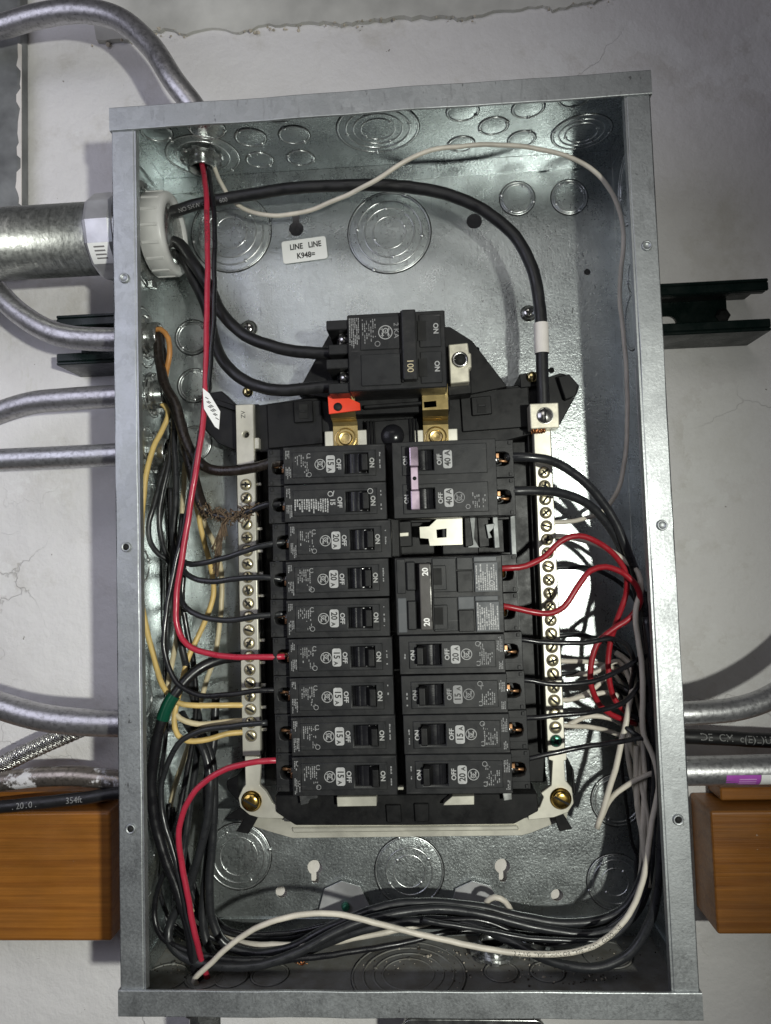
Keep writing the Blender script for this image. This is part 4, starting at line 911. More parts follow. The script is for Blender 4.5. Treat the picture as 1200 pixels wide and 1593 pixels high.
def handle_meshes(c):
    m2 = MB(); n = 40; cx = (HX0 + HX1) / 2; r0 = .0074
    vs = []; fs = []
    for k in range(n + 1):
        a = math.pi * k / n; rr = r0 + (.0006 if (k % 10) in (3, 4, 5) else 0)
        for s in (-1, 1): vs.append((cx - math.cos(a) * rr, .0062 - math.sin(a) * rr * .82, c + s * (HT - .0003)))
    for k in range(n): fs.append((2 * k, 2 * k + 1, 2 * k + 3, 2 * k + 2))
    m2.add(vs, fs); barrel = m2
    h = MB(); bm = bmesh.new(); bmesh.ops.create_cube(bm, size=1)
    for v in bm.verts:
        top = v.co.y < 0
        v.co = Vector((cx + .0034 + (.0026 if top else 0) + v.co.x * (.0040 if top else .0062), -.0062 if top else .003, c + v.co.z * 2 * (HT - (.0012 if top else .0005))))
    bmesh.ops.bevel(bm, geom=bm.edges[:], offset=.0005, segments=2, affect='EDGES', profile=.5); h.bm(bm)
    return barrel, h
_cache = {}
def mk(key, fn, mat=None):
    if key not in _cache:
        me = fn()
        if isinstance(me, MB): me = me.mesh(key if isinstance(key, str) else key[0])
        if mat: me.materials.clear(); me.materials.append(M[mat])
        _cache[key] = me
    return _cache[key]
def screw_mesh(c):
    m2 = MB(); m2.lathe([(.0034, .0002), (.0033, .0016), (.0026, .0024), (.0001, .0025)], (TX - .0012, .0125, c), (-.75, -.6, 0), 16); m2.box(-.0030, .0030, -.0004, .0004, -.0004, .0004, 0, 1, Matrix.Translation((TX - .0026, .0110, c)) @ Matrix.Rotation(.6, 4, 'Z')); return m2
def clamp_mesh():
    m2 = MB(); m2.box(TX - .0030, TX - .0006, .0085, .0180, -.0040, -.0005, .0004); m2.tube([Vector((.0035, .0128, .0012)), Vector((.0070, .0128, .0010)), Vector((TX - .001, .0120, .0006))], .0011, 8); return m2
def parts_single(t, amp, style='badge', dim=False, seed=0):
    """all parts of a one-pole breaker"""
    random.seed(50 + seed)
    link('case', mk('case1', lambda: body_mesh(-.0124, .0124, [0])), t)
    link('terminal_block', mk('term', lambda: terminal_mesh(0)), t); link('terminal_screw', mk('tscrew', lambda: screw_mesh(0), random.choice(['silver'])), t)
    link('wire_clamp', mk('clamp', clamp_mesh, 'old_copper'), t)
    fp = link('face_plate', mk('frame1', lambda: frame_mesh(0)), t)
    link('handle_barrel', mk('barrel', lambda: handle_meshes(0)[0], 'gloss'), t); link('handle', mk('handle', lambda: handle_meshes(0)[1], 'plastic'), t)
    y = -.00105; pm = 'print_dim' if dim else 'print'
    lettering(t, 0, amp, style, pm, fp)
def lettering(t, c, amp, style, pm, fp, emb=True):
    y = -.00105; m2 = MB()
    put_text(m2, 'OFF', (.0497, y, c - .0002), RT, UP, .0042, True); put_text(m2, 'ON', (.0717, y, c), RT, UP, .0042, True)
    if style == 'plain': put_text(m2, amp, (.0450, y, c + .0002), RT, UP, .0046, True)
    m2.build('lettering', pm, fp)
    m2 = MB()
    if style == 'plain':
        fine_print(m2, .0195, .0415, c - .0075, c + .0025, y, .00155, .92, .62)
        m2.strip(circ(.0435, c + .0055, .0016, 12), .0005, y, True); m2.strip([(.0460, c + .0075), (.0450, c + .0040)], .0006, y); m2.strip(circ(.0700, c + .0065, .0017, 12), .0004, y, True)
        m2.build('fine_print', 'print', fp)
    else:
        b = MB(); me = plate_mesh(rrect(.0413, .0472, c - .0058, c + .0058, .0014, 4), [], .0001, lambda u, v, w: Vector((u, y + .00006 + w, v)), 'rating_badge'); me.materials.append(M['badge' if pm == 'print' else 'print_dim']); bo = link('rating_badge', me, fp)
        k = MB(); put_text(k, amp[:-1], (.0443, y - .0001, c + .0016), RT, UP, .0056, True, .92); put_text(k, 'A', (.0436, y - .0001, c - .0037), RT, UP, .0036, True); k.build('rating_lettering', 'ink', bo)
        if emb: e = MB(); emblem(e, .0372, c, .0034, y); e.build('round_emblem', pm, fp)
        if emb:
            fine_print(m2, .0205, .0285, c - .0030, c + .0068, y, .0013, .7, .5); fine_print(m2, .0265, .0300, c - .0070, c - .0030, y, .0012, .6); m2.strip(circ(.0298, c - .0066, .0015, 10), .0004, y, True); m2.strip(circ(.0298, c + .0060, .0014, 9, 40, 320), .0005, y)
    if style != 'plain' and emb: m2.build('fine_print', 'print_dim', fp)
    m2 = MB(); fine_print(m2, .0140, .0175, c - .0105, c - .0010, -.00012, .0010, .9, .6); fine_print(m2, .0140, .0170, c + .0040, c + .0100, -.00012, .0010, .9, .6); m2.build('edge_print', 'print_dim', t)
    m2 = MB(); fine_print(m2, .0765, .0782, c - .0070, c + .0070, -.00012, .0018, .6, .5); m2.build('edge_print', 'print_dim', t)
xL0 = -.0812; xR0 = .0845
def rowz(i): return .0622 - .0254 * (i + .5)
spec = [('15A', 'badge', 'topmost left breaker, rated 15A, fed by a tarred black wire', 0), ('15', 'plain', 'left breaker printed 15 without an emblem, second from the top', 0), ('20A', 'badge', 'first of the three 20A breakers in the left column', .0022), ('20A', 'badge', 'middle one of the three 20A breakers in the left column', 0), ('20A', 'badge', 'lowest of the three 20A breakers in the left column', -.0004), ('15A', 'badge', 'left 15A breaker with a red wire, right below the 20A breakers', .0006), ('15A', 'badge', 'seventh breaker down the left column, black, rated 15A', .0006), ('15A', 'badge', 'second from the bottom breaker of the left column, rated 15A', .0010), ('15A', 'badge', 'bottom left 15A breaker with a red wire', .0010)]
for i, (amp, sty, lab_, dx) in enumerate(spec):
    t = thing('circuit_breaker', lab_, 'breaker', (xL0 + dx, FY + random.uniform(-.0002, .0002), rowz(i)), (random.uniform(-.006, .006), random.uniform(-.005, .005), random.uniform(-.006, .006)), 'one-pole circuit breakers'); parts_single(t, amp, sty, i in (2,) and False, i)
specR = [(5, '20A', 'uppermost of the four single right breakers, rated 20A', False), (6, '15A', 'right 15A breaker with faded dim printing', True), (7, '15A', 'right 15A breaker with bright rating badge', False), (8, '20A', 'bottom right breaker, rated 20A', False)]
for i, amp, lab_, dim in specR:
    t = thing('circuit_breaker', lab_, 'breaker', (xR0 + .0005 * (i - 4), FY + random.uniform(-.0002, .0002), rowz(i)), (random.uniform(-.006, .006), math.pi + random.uniform(-.005, .005), random.uniform(-.006, .006)), 'one-pole circuit breakers'); parts_single(t, amp, 'badge', dim, i + 20)
# two-pole 40A
t = thing('two_pole_breaker', 'two-pole 40A breaker with handle tie at the top right', 'breaker', (xR0, FY, .0622 - .0254), (0, math.pi, 0))
link('case', body_mesh(-.0252, .0252, [-.0127, .0127]), t)
for s in (-1, 1):
    c = s * .0127; me = terminal_mesh(0); 
    for nm, me_ in (('terminal_block', _cache['term']), ('terminal_screw', _cache['tscrew']), ('wire_clamp', _cache['clamp']), ('handle_barrel', _cache['barrel']), ('handle', _cache['handle'])):
        o = link(nm, me_, t); o.location = (0, 0, c)
    fp = link('face_plate', frame_mesh(0, ht=.0098), t); fp.location = (0, 0, c)
    fp2 = fp; m2 = MB(); 
    # lettering is local to the face plate
    random.seed(90 + s); y = -.00105
    put_text(m2, 'OFF', (.0497, y, 0), RT, UP, .0042, True); put_text(m2, 'ON', (.0720, y, 0), RT, UP, .0038, True); m2.build('lettering', 'print', fp)
    me = plate_mesh(rrect(.0413, .0472, -.0060, .0060, .0014, 4), [], .0001, lambda u, v, w: Vector((u, y + .00006 + w, v)), 'rating_badge'); me.materials.append(M['badge']); bo = link('rating_badge', me, fp)
    k = MB(); put_text(k, '40', (.0443, y - .0001, .0018), RT, UP, .0056, True, .95); put_text(k, 'A', (.0443, y - .0001, -.0040), RT, UP, .0050, True); k.build('rating_lettering', 'ink', bo)
    if s > 0:
        e = MB(); emblem(e, .0375, 0, .0034, y); e.build('round_emblem', 'print_dim', fp); m2 = MB(); fine_print(m2, .0205, .0285, -.003, .007, y, .0013, .6, .5); m2.strip(circ(.0320, .0062, .0014, 9), .0004, y, True); m2.build('fine_print', 'print_dim', fp)
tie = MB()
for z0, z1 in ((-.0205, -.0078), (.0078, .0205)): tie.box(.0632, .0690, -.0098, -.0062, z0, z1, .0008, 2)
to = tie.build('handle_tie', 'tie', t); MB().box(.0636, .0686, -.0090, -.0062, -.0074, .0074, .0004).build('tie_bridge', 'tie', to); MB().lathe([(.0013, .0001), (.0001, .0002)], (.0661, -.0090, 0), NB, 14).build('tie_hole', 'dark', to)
# compact two-pole 20
t = thing('two_pole_breaker', 'two-pole 20 amp breaker with printed handle bar and red wires', 'breaker', (xR0 - .0008, FY + .001, .0622 - .0254 * 4), (0, math.pi, 0))
T2 = .0105
m2 = MB(); m2.box(T2, BL, 0, .05, -.0252, .0252, .0006); m2.build('case', 'breaker', t)
for s in (-1, 1):
    c = s * .0127
    MB().box(.0735, BL - .0012, -.0008, .0001, c - .0118, c + .0108, .0004).build('end_plate', 'grey_lab' if s > 0 else 'breaker2', t)
    MB().box(.0670, .0730, -.0024, .0002, c - .0100, c + .0090, .0008).build('end_rib', 'breaker2', t)
    MB().box(.0405, .0560, -.0012, .0002, c - .0115, c + .0105, .0004).build('face_plate', 'breaker2', t)
    MB().box(.0470, .0560, -.0030, -.0008, c - .0068, c + .0090, .0004).build('handle_recess_frame', 'breaker2', t)
    MB().box(.0500, .0555, -.0032, -.0028, c - .0052, c + .0058).build('handle_recess', 'dark', t)
    MB().box(.0300, .0400, -.0016, .0001, c - .0030, c + .0110, .0004).build('test_window', 'plastic', t); MB().box(.0295, .0400, -.0013, .0001, c - .0116, c - .0034, .0004).build('face_step', 'grey_lab' if s > 0 else 'breaker2', t)
    lb = MB().box(.0135, .0288, -.0016, .0001, c - .0080, c + .0112, .0003).build('label_panel', 'grey_lab', t); random.seed(130 + s)
    m2 = MB(); fine_print(m2, .0145, .0280, c - .0070, c + .0100, -.0018, .0014, .9, .62)
    m2.strip(circ(.0180, c + .0055, .0016, 12), .0006, -.0019, True); m2.build('fine_print', 'print', lb)
    MB().box(.0140, .0290, -.0014, .0001, c - .0117, c - .0084, .0004).build('label_edge', 'grey_lab', t)
    o = link('terminal_block', _cache['term'], t); o.location = (0, .001, c); o.scale = (.84, 1, 1)
    MB().lathe([(.0030, 0), (.0028, .0015), (.0001, .0016)], (T2 - .0004, .0090, c), (-.8, -.6, 0), 14).build('terminal_screw', 'gold', t)
hb_ = MB().box(.0570, .0645, -.0098, -.0022, -.0212, .0212, .0008, 2).build('handle_bar', 'tiebar', t)
MB().box(.0555, .0568, -.0090, -.0022, -.0215, .0215, .0004).build('handle_rail', 'plastic', t)
MB().box(.0572, .0578, -.0101, -.0096, -.0202, .0202).build('bright_edge', 'silver', hb_)
for s in (-1, 1):
    m2 = MB(); put_text(m2, '20', (.0607, -.00995, s * .0160), RT, UP, .0052, True); m2.build('lettering', 'print_bright', hb_)

# main breaker
mbk = thing('main_breaker', 'large two-pole 100 amp main breaker at the top centre', 'main breaker', (0, 0, 0))
def mp(name, pts, Y0, Y1, mat='breaker', bev=.0005, parent=None):
    return MB().prism([pxz(x, y, Y0) for x, y in pts], Y0, Y1, bev).build(name, mat, parent or mbk)
YM = -.0860
a = at(540, 490, YM); b = at(694, 605, YM); x0, x1, z1, z0 = a.x, .0420, .1495, .0975
MB().box(x0, x1, YM, -.0450, z0, z1, .0007).build('case', 'breaker', mbk)
zm = (z0 + z1) / 2
for zz0, zz1 in ((zm + .0012, z1 - .0015), (z0 + .0030, zm - .0008)):
    MB().box(x0 + .0085, x0 + .0350, YM - .0010, YM + .0002, zz0, zz1 - .0010, .0004).build('face_plate', 'breaker2', mbk)
    MB().box(x0 + .0480, x1 - .0030, YM - .0010, YM + .0002, zz0, zz1 - .0010, .0004).build('end_plate', 'breaker2', mbk)
    MB().box(x0 + .0470, x0 + .0525, YM - .0014, YM - .0009, zz0 + .0045, zz1 - .0055).build('handle_recess', 'dark', mbk)
ub = MB().box(x0 + .0365, x0 + .0460, YM - .0075, YM + .0001, z0 + .0045, z1 - .0008, .0010, 2).build('handle_bar', 'breaker', mbk)
MB().box(x0 + .0358, x0 + .0366, YM - .0040, YM, z0 + .0040, z1 - .0006).build('handle_groove', 'dark', mbk)
m2 = MB(); put_text(m2, '100', (x0 + .0415, YM - .0077, z0 + .0135), RT, UP, .0060, False); m2.build('lettering', 'w_cream', ub)
m2 = MB(); y = YM - .00115
put_text(m2, 'ON', (x1 - .0062, y, zm + .0135), RT, UP, .0046, True); put_text(m2, 'ON', (x1 - .0062, y, zm - .0120), RT, UP, .0046, True); m2.build('lettering', 'print', mbk)
m2 = MB(); put_text(m2, '2 KA', (x0 + .0328, y, zm + .0135), RT, UP, .0046, False, 1.1); m2.build('lettering', 'print_dim', mbk)
m2 = MB(); emblem(m2, x0 + .0255, zm + .0125, .0045, y); m2.build('round_emblem', 'print', mbk)
m2 = MB(); fine_print(m2, x0 + .0100, x0 + .0190, zm + .0060, zm + .0220, y, .0014, .65); m2.strip(circ(x0 + .0200, zm + .0050, .0017, 12), .0004, y, True); m2.build('fine_print', 'print_dim', mbk)
m2 = MB(); fine_print(m2, x0 + .0012, x0 + .0075, zm + .002, zm + .0235, YM - .00012, .0012, .9, .6); m2.build('edge_print', 'print_dim', mbk)
# terminal towers of the main breaker
for k, zc_ in enumerate((zm + .0125, zm - .0140)):
    xa = at(512, 520 if k == 0 else 580, -.078).x
    MB().box(xa - .001, x0 + .0002, -.0835, -.0460, zc_ + .0045, zc_ + .0112, .0006).build('terminal_wall', 'breaker', mbk); MB().box(xa, x0 + .0002, -.0825, -.0460, zc_ - .0120, zc_ - .0050, .0006).build('terminal_wall', 'breaker', mbk)
    MB().box(xa + .004, x0 + .0002, -.0660, -.0460, zc_ - .0050, zc_ + .0045, .0004).build('terminal_floor', 'breaker', mbk)
    MB().box(x0 - .0070, x0 - .0004, -.0760, -.0661, zc_ - .0048, zc_ + .0043, .0005).build('terminal_clamp', 'silver', mbk)
    m2 = MB(); m2.lathe([(.0036, 0), (.0034, .0016), (.0001, .0020)], (x0 - .0036, -.0761, zc_), NB, 16); so = m2.build('terminal_screw', 'silver', mbk); MB().box(-.0030, .0030, -.0022, -.0016, -.0005, .0005, 0, 1, Matrix.Translation((x0 - .0036, -.0763, zc_)) @ Matrix.Rotation(.9, 4, 'Y')).build('screw_slot', 'dark', so)
ZMA, ZMB = zm + .0000, zm - .0265

# ================================================================= WIRES
random.seed(11)
G = {'b': 'black wires in the panel', 'r': 'red wires in the panel', 'w': 'white wires in the panel', 'y': 'yellow wires in the panel'}
def wire(label, pts, r, mat, g, cat='wire', **kw):
    r = {.0026: .0020, .0023: .0020, .0024: .0020, .0025: .0020, .0034: .0031, .0043: .0038, .0022: .0018, .0020: .0017, .0021: .0018, .0032: .0026, .0030: .0022}.get(r, r)
    return cable('wire', label, pts, r, mat, cat, G.get(g), **kw)
def tape(t, path, y0, y1, r, mat, name):
    idx = [i for i, p in enumerate(path) if y0 <= i / (len(path) - 1) <= y1]
    sleeve(t, path, idx[0], idx[-1] + 1, r, mat, name)
# service cables
cx = -W2 + .008
n0 = [Vector((X0 + .002, cbY - .001, cbz + .0145)), Vector((X0 + .028, cbY - .003, cbz + .0168))]
t, pa = cable('service_cable', 'thick black neutral service cable arching over the top of the panel', n0 + [(300, 320, -.045), (380, 304, -.047), (480, 291, -.050), (600, 289, -.052), (680, 298, -.053), (750, 326, -.054), (802, 368, -.054), (830, 425, -.054), (841, 485, -.054), (843, 560, -.054), (846, 630, -.054), (846, 640, -.054)], .0043, 'w_cable', 'cable', 'thick service cables', n=18, text=[('NO SHW c', .030, .0042, -.35, 1), ('600', .062, .0042, -.35, 1)], tmat='print_dim')
i0 = min(range(len(pa)), key=lambda i: (pa[i] - at(843, 503, -.054)).length); i1 = min(range(len(pa)), key=lambda i: (pa[i] - at(843, 546, -.054)).length)
sleeve(t, pa, i0, i1 + 1, .0051, 'tape_white', 'white_tape')
n1 = [Vector((X0 + .002, cbY + .002, cbz - .004)), Vector((X0 + .027, cbY + .001, cbz - .006))]
cable('service_cable', 'thick black service cable feeding the upper main breaker terminal', n1 + [(300, 408, -.048), (324, 444, -.052), (346, 487, -.056), (382, 522, -.060), (432, 541, -.064), (490, 549, -.066), (528, 549, -.067)], .0043, 'w_cable', 'cable', 'thick service cables', n=18)
n2 = [Vector((X0 + .002, cbY + .006, cbz - .010)), Vector((X0 + .026, cbY + .008, cbz - .013))]
cable('service_cable', 'thick black service cable feeding the lower main breaker terminal', n2 + [(300, 430, -.040), (322, 480, -.044), (334, 530, -.050), (352, 568, -.056), (390, 597, -.061), (440, 607, -.065), (490, 603, -.066), (530, 601, -.067)], .0043, 'w_cable', 'cable', 'thick service cables', n=18)
# thin wires from the top left fitting
tz = Vector((ct.x, Yt, H2 - .004))
wire('long pink-red wire from the top fitting to the left 15A breaker', [tz + Vector((0, -.002, .0)), (318, 275, -.044), (322, 320, -.056), (323, 430, -.066), (321, 540, -.070), (318, 640, -.074), (310, 700, -.076), (296, 790, -.078), (283, 870, -.078), (275, 930, -.078), (276, 975, -.078), (291, 1003, -.078), (330, 1018, -.078), (390, 1022, -.078), (425, 1022, -.076), (444, 1021, -.074)], .0023, 'w_red', 'r', text=[('600V 14 AWG THHN', .060, .0030, 0, 1)], tmat='ink')
wire('thin black wire running beside the long pink-red wire', [tz + Vector((.004, -.001, 0)), (327, 280, -.042), (333, 330, -.056), (334, 430, -.066), (330, 540, -.070), (322, 620, -.072), (303, 725, -.074), (283, 840, -.074), (268, 900, -.076), (257, 970, -.078), (258, 1022, -.079), (275, 1062, -.080), (310, 1081, -.080), (352, 1081, -.079), (400, 1075, -.077), (440, 1073, -.074)], .0021, 'w_black', 'b')
wire('white wire looping along the top to the right neutral bar', [tz + Vector((.007, .002, 0)), (345, 286, -.034), (363, 313, -.034), (388, 329, -.034), (430, 335, -.036), (475, 329, -.040), (530, 308, -.050), (577, 285, -.062), (613, 262, -.066), (660, 237, -.066), (720, 227, -.064), (790, 226, -.060), (855, 235, -.056), (908, 255, -.052), (945, 288, -.048), (966, 335, -.044), (970, 385, -.040), (966, 425, -.038), (965, 470, -.036), (970, 520, -.034), (975, 575, -.032), (976, 640, -.030), (972, 720, -.028), (958, 770, -.030), (935, 797, -.034), (905, 808, -.038), (875, 812, -.041), (850, 813, -.042)], .00165, 'w_white', 'w')
# wire tag
tg = thing('wire_tag', 'small white folded tag clipped round the red wire', 'tag', at(325, 632, -.078))
q = [(316, 604), (326, 612), (343, 640), (341, 668), (335, 664), (318, 636)]
loc(MB().prism([pxz(x, y, -.078) for x, y in q], -.0786, -.0778), tg).build('paper', 'paper', tg)
m2 = MB()
for k in range(4):
    for j in range(3):
        p = at(322 + k * 4 + j * 2, 620 + k * 6 + j * 7, -.0788); m2.add([p + Vector((-.0012, 0, .0008)), p + Vector((.0010, 0, -.0006)), p + Vector((.0013, 0, -.0002)), p + Vector((-.0009, 0, .0013))], [(0, 1, 2, 3)])
loc(m2, tg).build('tag_print', 'ink', tg)
# left fittings: tarred cloth wires, yellow wires
k1 = Vector((-W2 + .004, c1.y, c1.z)); k2 = Vector((-W2 + .004, c2.y, c2.z)); k3 = Vector((-W2 + .004, -.024, p3.z))
wire('tarred cloth covered wire from the left fitting to the top left breaker', [k1, (243, 520, -.040), (248, 560, -.044), (258, 600, -.050), (274, 630, -.054), (284, 670, -.056), (300, 706, -.060), (322, 728, -.066), (355, 733, -.070), (395, 727, -.073), (430, 719, -.074), (446, 718, -.073)], .0036, 'cloth', 'b')
wire('tarred cloth covered wire bundle hanging behind the top left one', [k1 + Vector((0, .002, -.003)), (249, 540, -.034), (254, 590, -.040), (268, 625, -.044), (282, 660, -.046), (292, 705, -.048), (302, 745, -.052), (312, 780, -.058), (322, 798, -.062)], .0040, 'cloth', 'b')
wire('short orange wire bending out of the upper left fitting', [k1 + Vector((0, -.003, .003)), (250, 512, -.044), (262, 528, -.046), (264, 550, -.046), (260, 575, -.042), (256, 600, -.036)], .0026, 'w_orange', 'y')
t, pa = wire('frayed black wire running to the second left breaker', [(316, 792, -.062), (340, 803, -.066), (365, 804, -.068), (390, 795, -.071), (415, 785, -.074), (446, 784, -.073)], .0030, 'w_black', 'b')
m2 = MB()
for k in range(280):
    u_ = random.random(); i = int(u_ * min(len(pa) - 2, len(pa) * .62)); p = pa[i]; a = random.uniform(0, 6.28); rr = random.uniform(.0010, .0034)
    p0 = p + Vector((random.uniform(-.003, .003), math.cos(a) * rr, math.sin(a) * rr)); d_ = Vector((random.uniform(-1, 1), random.uniform(-.6, .6), random.uniform(-1, 1))).normalized() * random.uniform(.002, .0055)
    m2.tube([p0, p0 + d_ * .5 + Vector((random.uniform(-.001, .001), 0, random.uniform(-.001, .001))), p0 + d_], .00042, 4)
for sx, (px, py) in enumerate(((350, 825), (334, 850), (336, 880))):
    for k in range(12): p0 = at(352 - sx * 4 + random.uniform(-3, 3), 805 + sx * 10, -.066); p1 = at(px + random.uniform(-5, 5), py + random.uniform(-4, 18), -.066 + random.uniform(-.003, .003)); m2.tube([p0, p0.lerp(p1, .5) + Vector((random.uniform(-.002, .002), 0, 0)), p1], .0004, 4)
tag(loc(m2, t).build('frayed_cloth', 'fray', t), kind='stuff')
wire('yellow wire hanging from the lower left fitting along the panel wall', [k2 + Vector((0, -.002, -.004)), (262, 640, -.032), (254, 665, -.034), (238, 698, -.040), (229, 735, -.044), (222, 790, -.046), (219, 850, -.046), (217, 905, -.046), (222, 950, -.048), (234, 1000, -.050), (246, 1045, -.054), (258, 1075, -.058), (276, 1092, -.058), (310, 1098, -.055), (355, 1097, -.048), (392, 1097, -.042)], .0026, 'w_yellow', 'y')
wire('yellow wire crossing behind the red one to the lower left neutral bar', [(292, 700, -.020), (298, 740, -.024), (308, 800, -.026), (320, 850, -.028), (330, 890, -.030), (332, 925, -.032), (322, 960, -.036), (306, 995, -.042), (291, 1030, -.046), (282, 1065, -.050), (275, 1095, -.052), (271, 1120, -.054), (277, 1143, -.056), (293, 1153, -.056), (325, 1150, -.053), (352, 1142, -.048), (392, 1138, -.042)], .0026, 'w_yellow', 'y')
wire('cream wire turning at the green tape to the left neutral bar', [(288, 720, -.014), (284, 800, -.018), (283, 880, -.020), (280, 940, -.026), (276, 985, -.030), (268, 1030, -.040), (262, 1070, -.048), (266, 1100, -.052), (280, 1118, -.053), (310, 1126, -.051), (350, 1123, -.046), (392, 1120, -.042)], .0026, 'w_cream', 'y')
wire('cream wire hanging straight down behind the left breakers feed wires', [(305, 760, -.012), (320, 815, -.014), (338, 860, -.016), (346, 910, -.018), (342, 970, -.018), (333, 1025, -.018), (320, 1065, -.018), (308, 1110, -.020), (292, 1165, -.020), (275, 1215, -.020), (263, 1260, -.020), (258, 1310, -.020), (272, 1370, -.022), (300, 1420, -.026)], .0025, 'w_cream', 'w')
wire('pale wire running down the left wall beside the yellow one', [(232, 960, -.024), (228, 1030, -.024), (240, 1090, -.022), (246, 1180, -.020), (240, 1280, -.020), (246, 1370, -.022)], .0022, 'w_cream', 'w')
# black vertical bundle on the left
wire('black wire in a tight loop below the straight conduit fitting', [k3, (262, 705, -.034), (252, 740, -.040), (240, 785, -.044), (231, 820, -.046), (235, 846, -.046), (248, 862, -.046), (262, 872, -.044), (272, 890, -.042)], .0026, 'w_grey', 'b')
wire('inner black wire loop beside the yellow wire', [(266, 690, -.036), (262, 730, -.040), (250, 780, -.042), (248, 820, -.042), (254, 850, -.042), (266, 880, -.042), (270, 920, -.044)], .0024, 'w_grey', 'b')
wire('black wire hanging from the lower left fitting behind the loops', [k2, (268, 640, -.030), (272, 700, -.040), (274, 760, -.046), (271, 830, -.050), (270, 900, -.050), (276, 960, -.050), (286, 1020, -.048), (300, 1080, -.040), (310, 1120, -.036), (306, 1180, -.030), (296, 1250, -.030), (285, 1330, -.034), (275, 1400, -.040)], .0032, 'w_grey', 'b')
wire('black wire to the first 20A breaker on the left', [(266, 760, -.044), (268, 820, -.050), (274, 862, -.060), (290, 876, -.066), (318, 876, -.071), (350, 868, -.074), (385, 856, -.076), (415, 847, -.076), (446, 843, -.073)], .0026, 'w_grey', 'b')
wire('black wire to the middle 20A breaker on the left', [(284, 800, -.050), (279, 850, -.058), (284, 884, -.064), (300, 899, -.070), (330, 904, -.074), (380, 899, -.076), (420, 899, -.076), (446, 903, -.073)], .0026, 'w_grey', 'b')
wire('black wire to the lowest 20A breaker on the left', [(290, 830, -.050), (282, 880, -.058), (280, 925, -.064), (291, 946, -.070), (318, 960, -.074), (355, 965, -.076), (395, 960, -.076), (446, 954, -.073)], .0026, 'w_grey', 'b')
wire('black wire behind the long red wire down to the green tape', [(286, 870, -.044), (285, 940, -.044), (293, 990, -.044), (302, 1040, -.042), (306, 1090, -.040), (300, 1150, -.040), (288, 1220, -.042), (276, 1280, -.046), (262, 1340, -.050), (246, 1385, -.050), (240, 1425, -.052), (252, 1458, -.056), (290, 1478, -.060), (360, 1492, -.060), (450, 1492, -.056), (540, 1482, -.052), (620, 1468, -.046), (690, 1452, -.040), (760, 1446, -.034)], .0024, 'w_black', 'b')
t, pa = wire('thick black ground cable wrapped with green tape', [(392, 1021, -.041), (360, 1023, -.046), (330, 1030, -.054), (300, 1048, -.060), (278, 1072, -.064), (260, 1100, -.066), (247, 1140, -.066), (239, 1185, -.064), (236, 1230, -.062), (244, 1290, -.060), (260, 1340, -.060), (280, 1395, -.060), (296, 1450, -.062), (304, 1500, -.060), Vector((hb.x - .003, hb.y, -H2 - .004))], .0043, 'w_black', 'b')
i0 = min(range(len(pa)), key=lambda i: (pa[i] - at(274, 1078, -.064)).length); i1 = min(range(len(pa)), key=lambda i: (pa[i] - at(252, 1120, -.066)).length); sleeve(t, pa, i0, i1 + 1, .0046, 'tape_green', 'green_tape')
wire('thin dark wire crossing the lower left neutral bar toward the breakers', [(416, 1124, -.062), (385, 1127, -.061), (350, 1131, -.060), (315, 1136, -.060), (285, 1150, -.060), (265, 1178, -.060), (253, 1215, -.060), (252, 1255, -.060), (262, 1300, -.062), (276, 1350, -.064), (292, 1420, -.066), (302, 1470, -.066), (305, 1508, -.060), Vector((hb.x - .002, hb.y - .003, -H2 - .004))], .0024, 'w_grey', 'b')
wire('red wire from the bottom left breaker curving to the bottom hole', [(446, 1183, -.073), (424, 1183, -.076), (388, 1187, -.078), (345, 1200, -.078), (311, 1222, -.078), (288, 1256, -.078), (279, 1300, -.076), (284, 1350, -.074), (295, 1408, -.072), (306, 1462, -.068), (316, 1502, -.060), Vector((hb.x + .003, hb.y, -H2 - .003))], .0023, 'w_red', 'r')
wire('thick black wire arching below the yellow ends and down the left side', [(282, 1110, -.036), (300, 1138, -.044), (318, 1168, -.048), (326, 1205, -.050), (326, 1250, -.050), (318, 1300, -.050), (305, 1345, -.050), (290, 1390, -.050), (268, 1430, -.052), (262, 1460, -.056), (285, 1488, -.060), (340, 1502, -.062), (410, 1500, -.060), (470, 1478, -.056), (530, 1446, -.050), (600, 1424, -.044), (680, 1414, -.040), (760, 1424, -.040), (840, 1444, -.042), (920, 1452, -.044), (980, 1430, -.046), (1010, 1370, -.046), (1020, 1290, -.044), (1018, 1180, -.044), (1012, 1060, -.046), (1004, 960, -.048), (985, 880, -.052), (950, 800, -.058), (905, 745, -.066), (865, 720, -.072), (830, 712, -.076), (800, 711, -.075), (786, 711, -.073)], .0034, 'w_grey', 'b', n=12)
wire('second thick black wire arching below the yellow ends', [(300, 1120, -.032), (318, 1150, -.040), (331, 1190, -.044), (333, 1250, -.044), (330, 1320, -.044), (326, 1380, -.044), (330, 1430, -.044), (348, 1466, -.044), (390, 1482, -.044), (450, 1474, -.044), (520, 1440, -.040), (590, 1412, -.036), (660, 1404, -.034), (740, 1410, -.034), (820, 1428, -.036), (900, 1436, -.038), (965, 1418, -.038), (1000, 1362, -.038), (1012, 1280, -.036), (1012, 1170, -.036), (1008, 1050, -.038), (1000, 960, -.040), (978, 880, -.046), (945, 815, -.054), (908, 780, -.062), (870, 767, -.068), (830, 763, -.073), (800, 764, -.075), (788, 764, -.073)], .0034, 'w_grey', 'b', n=12)
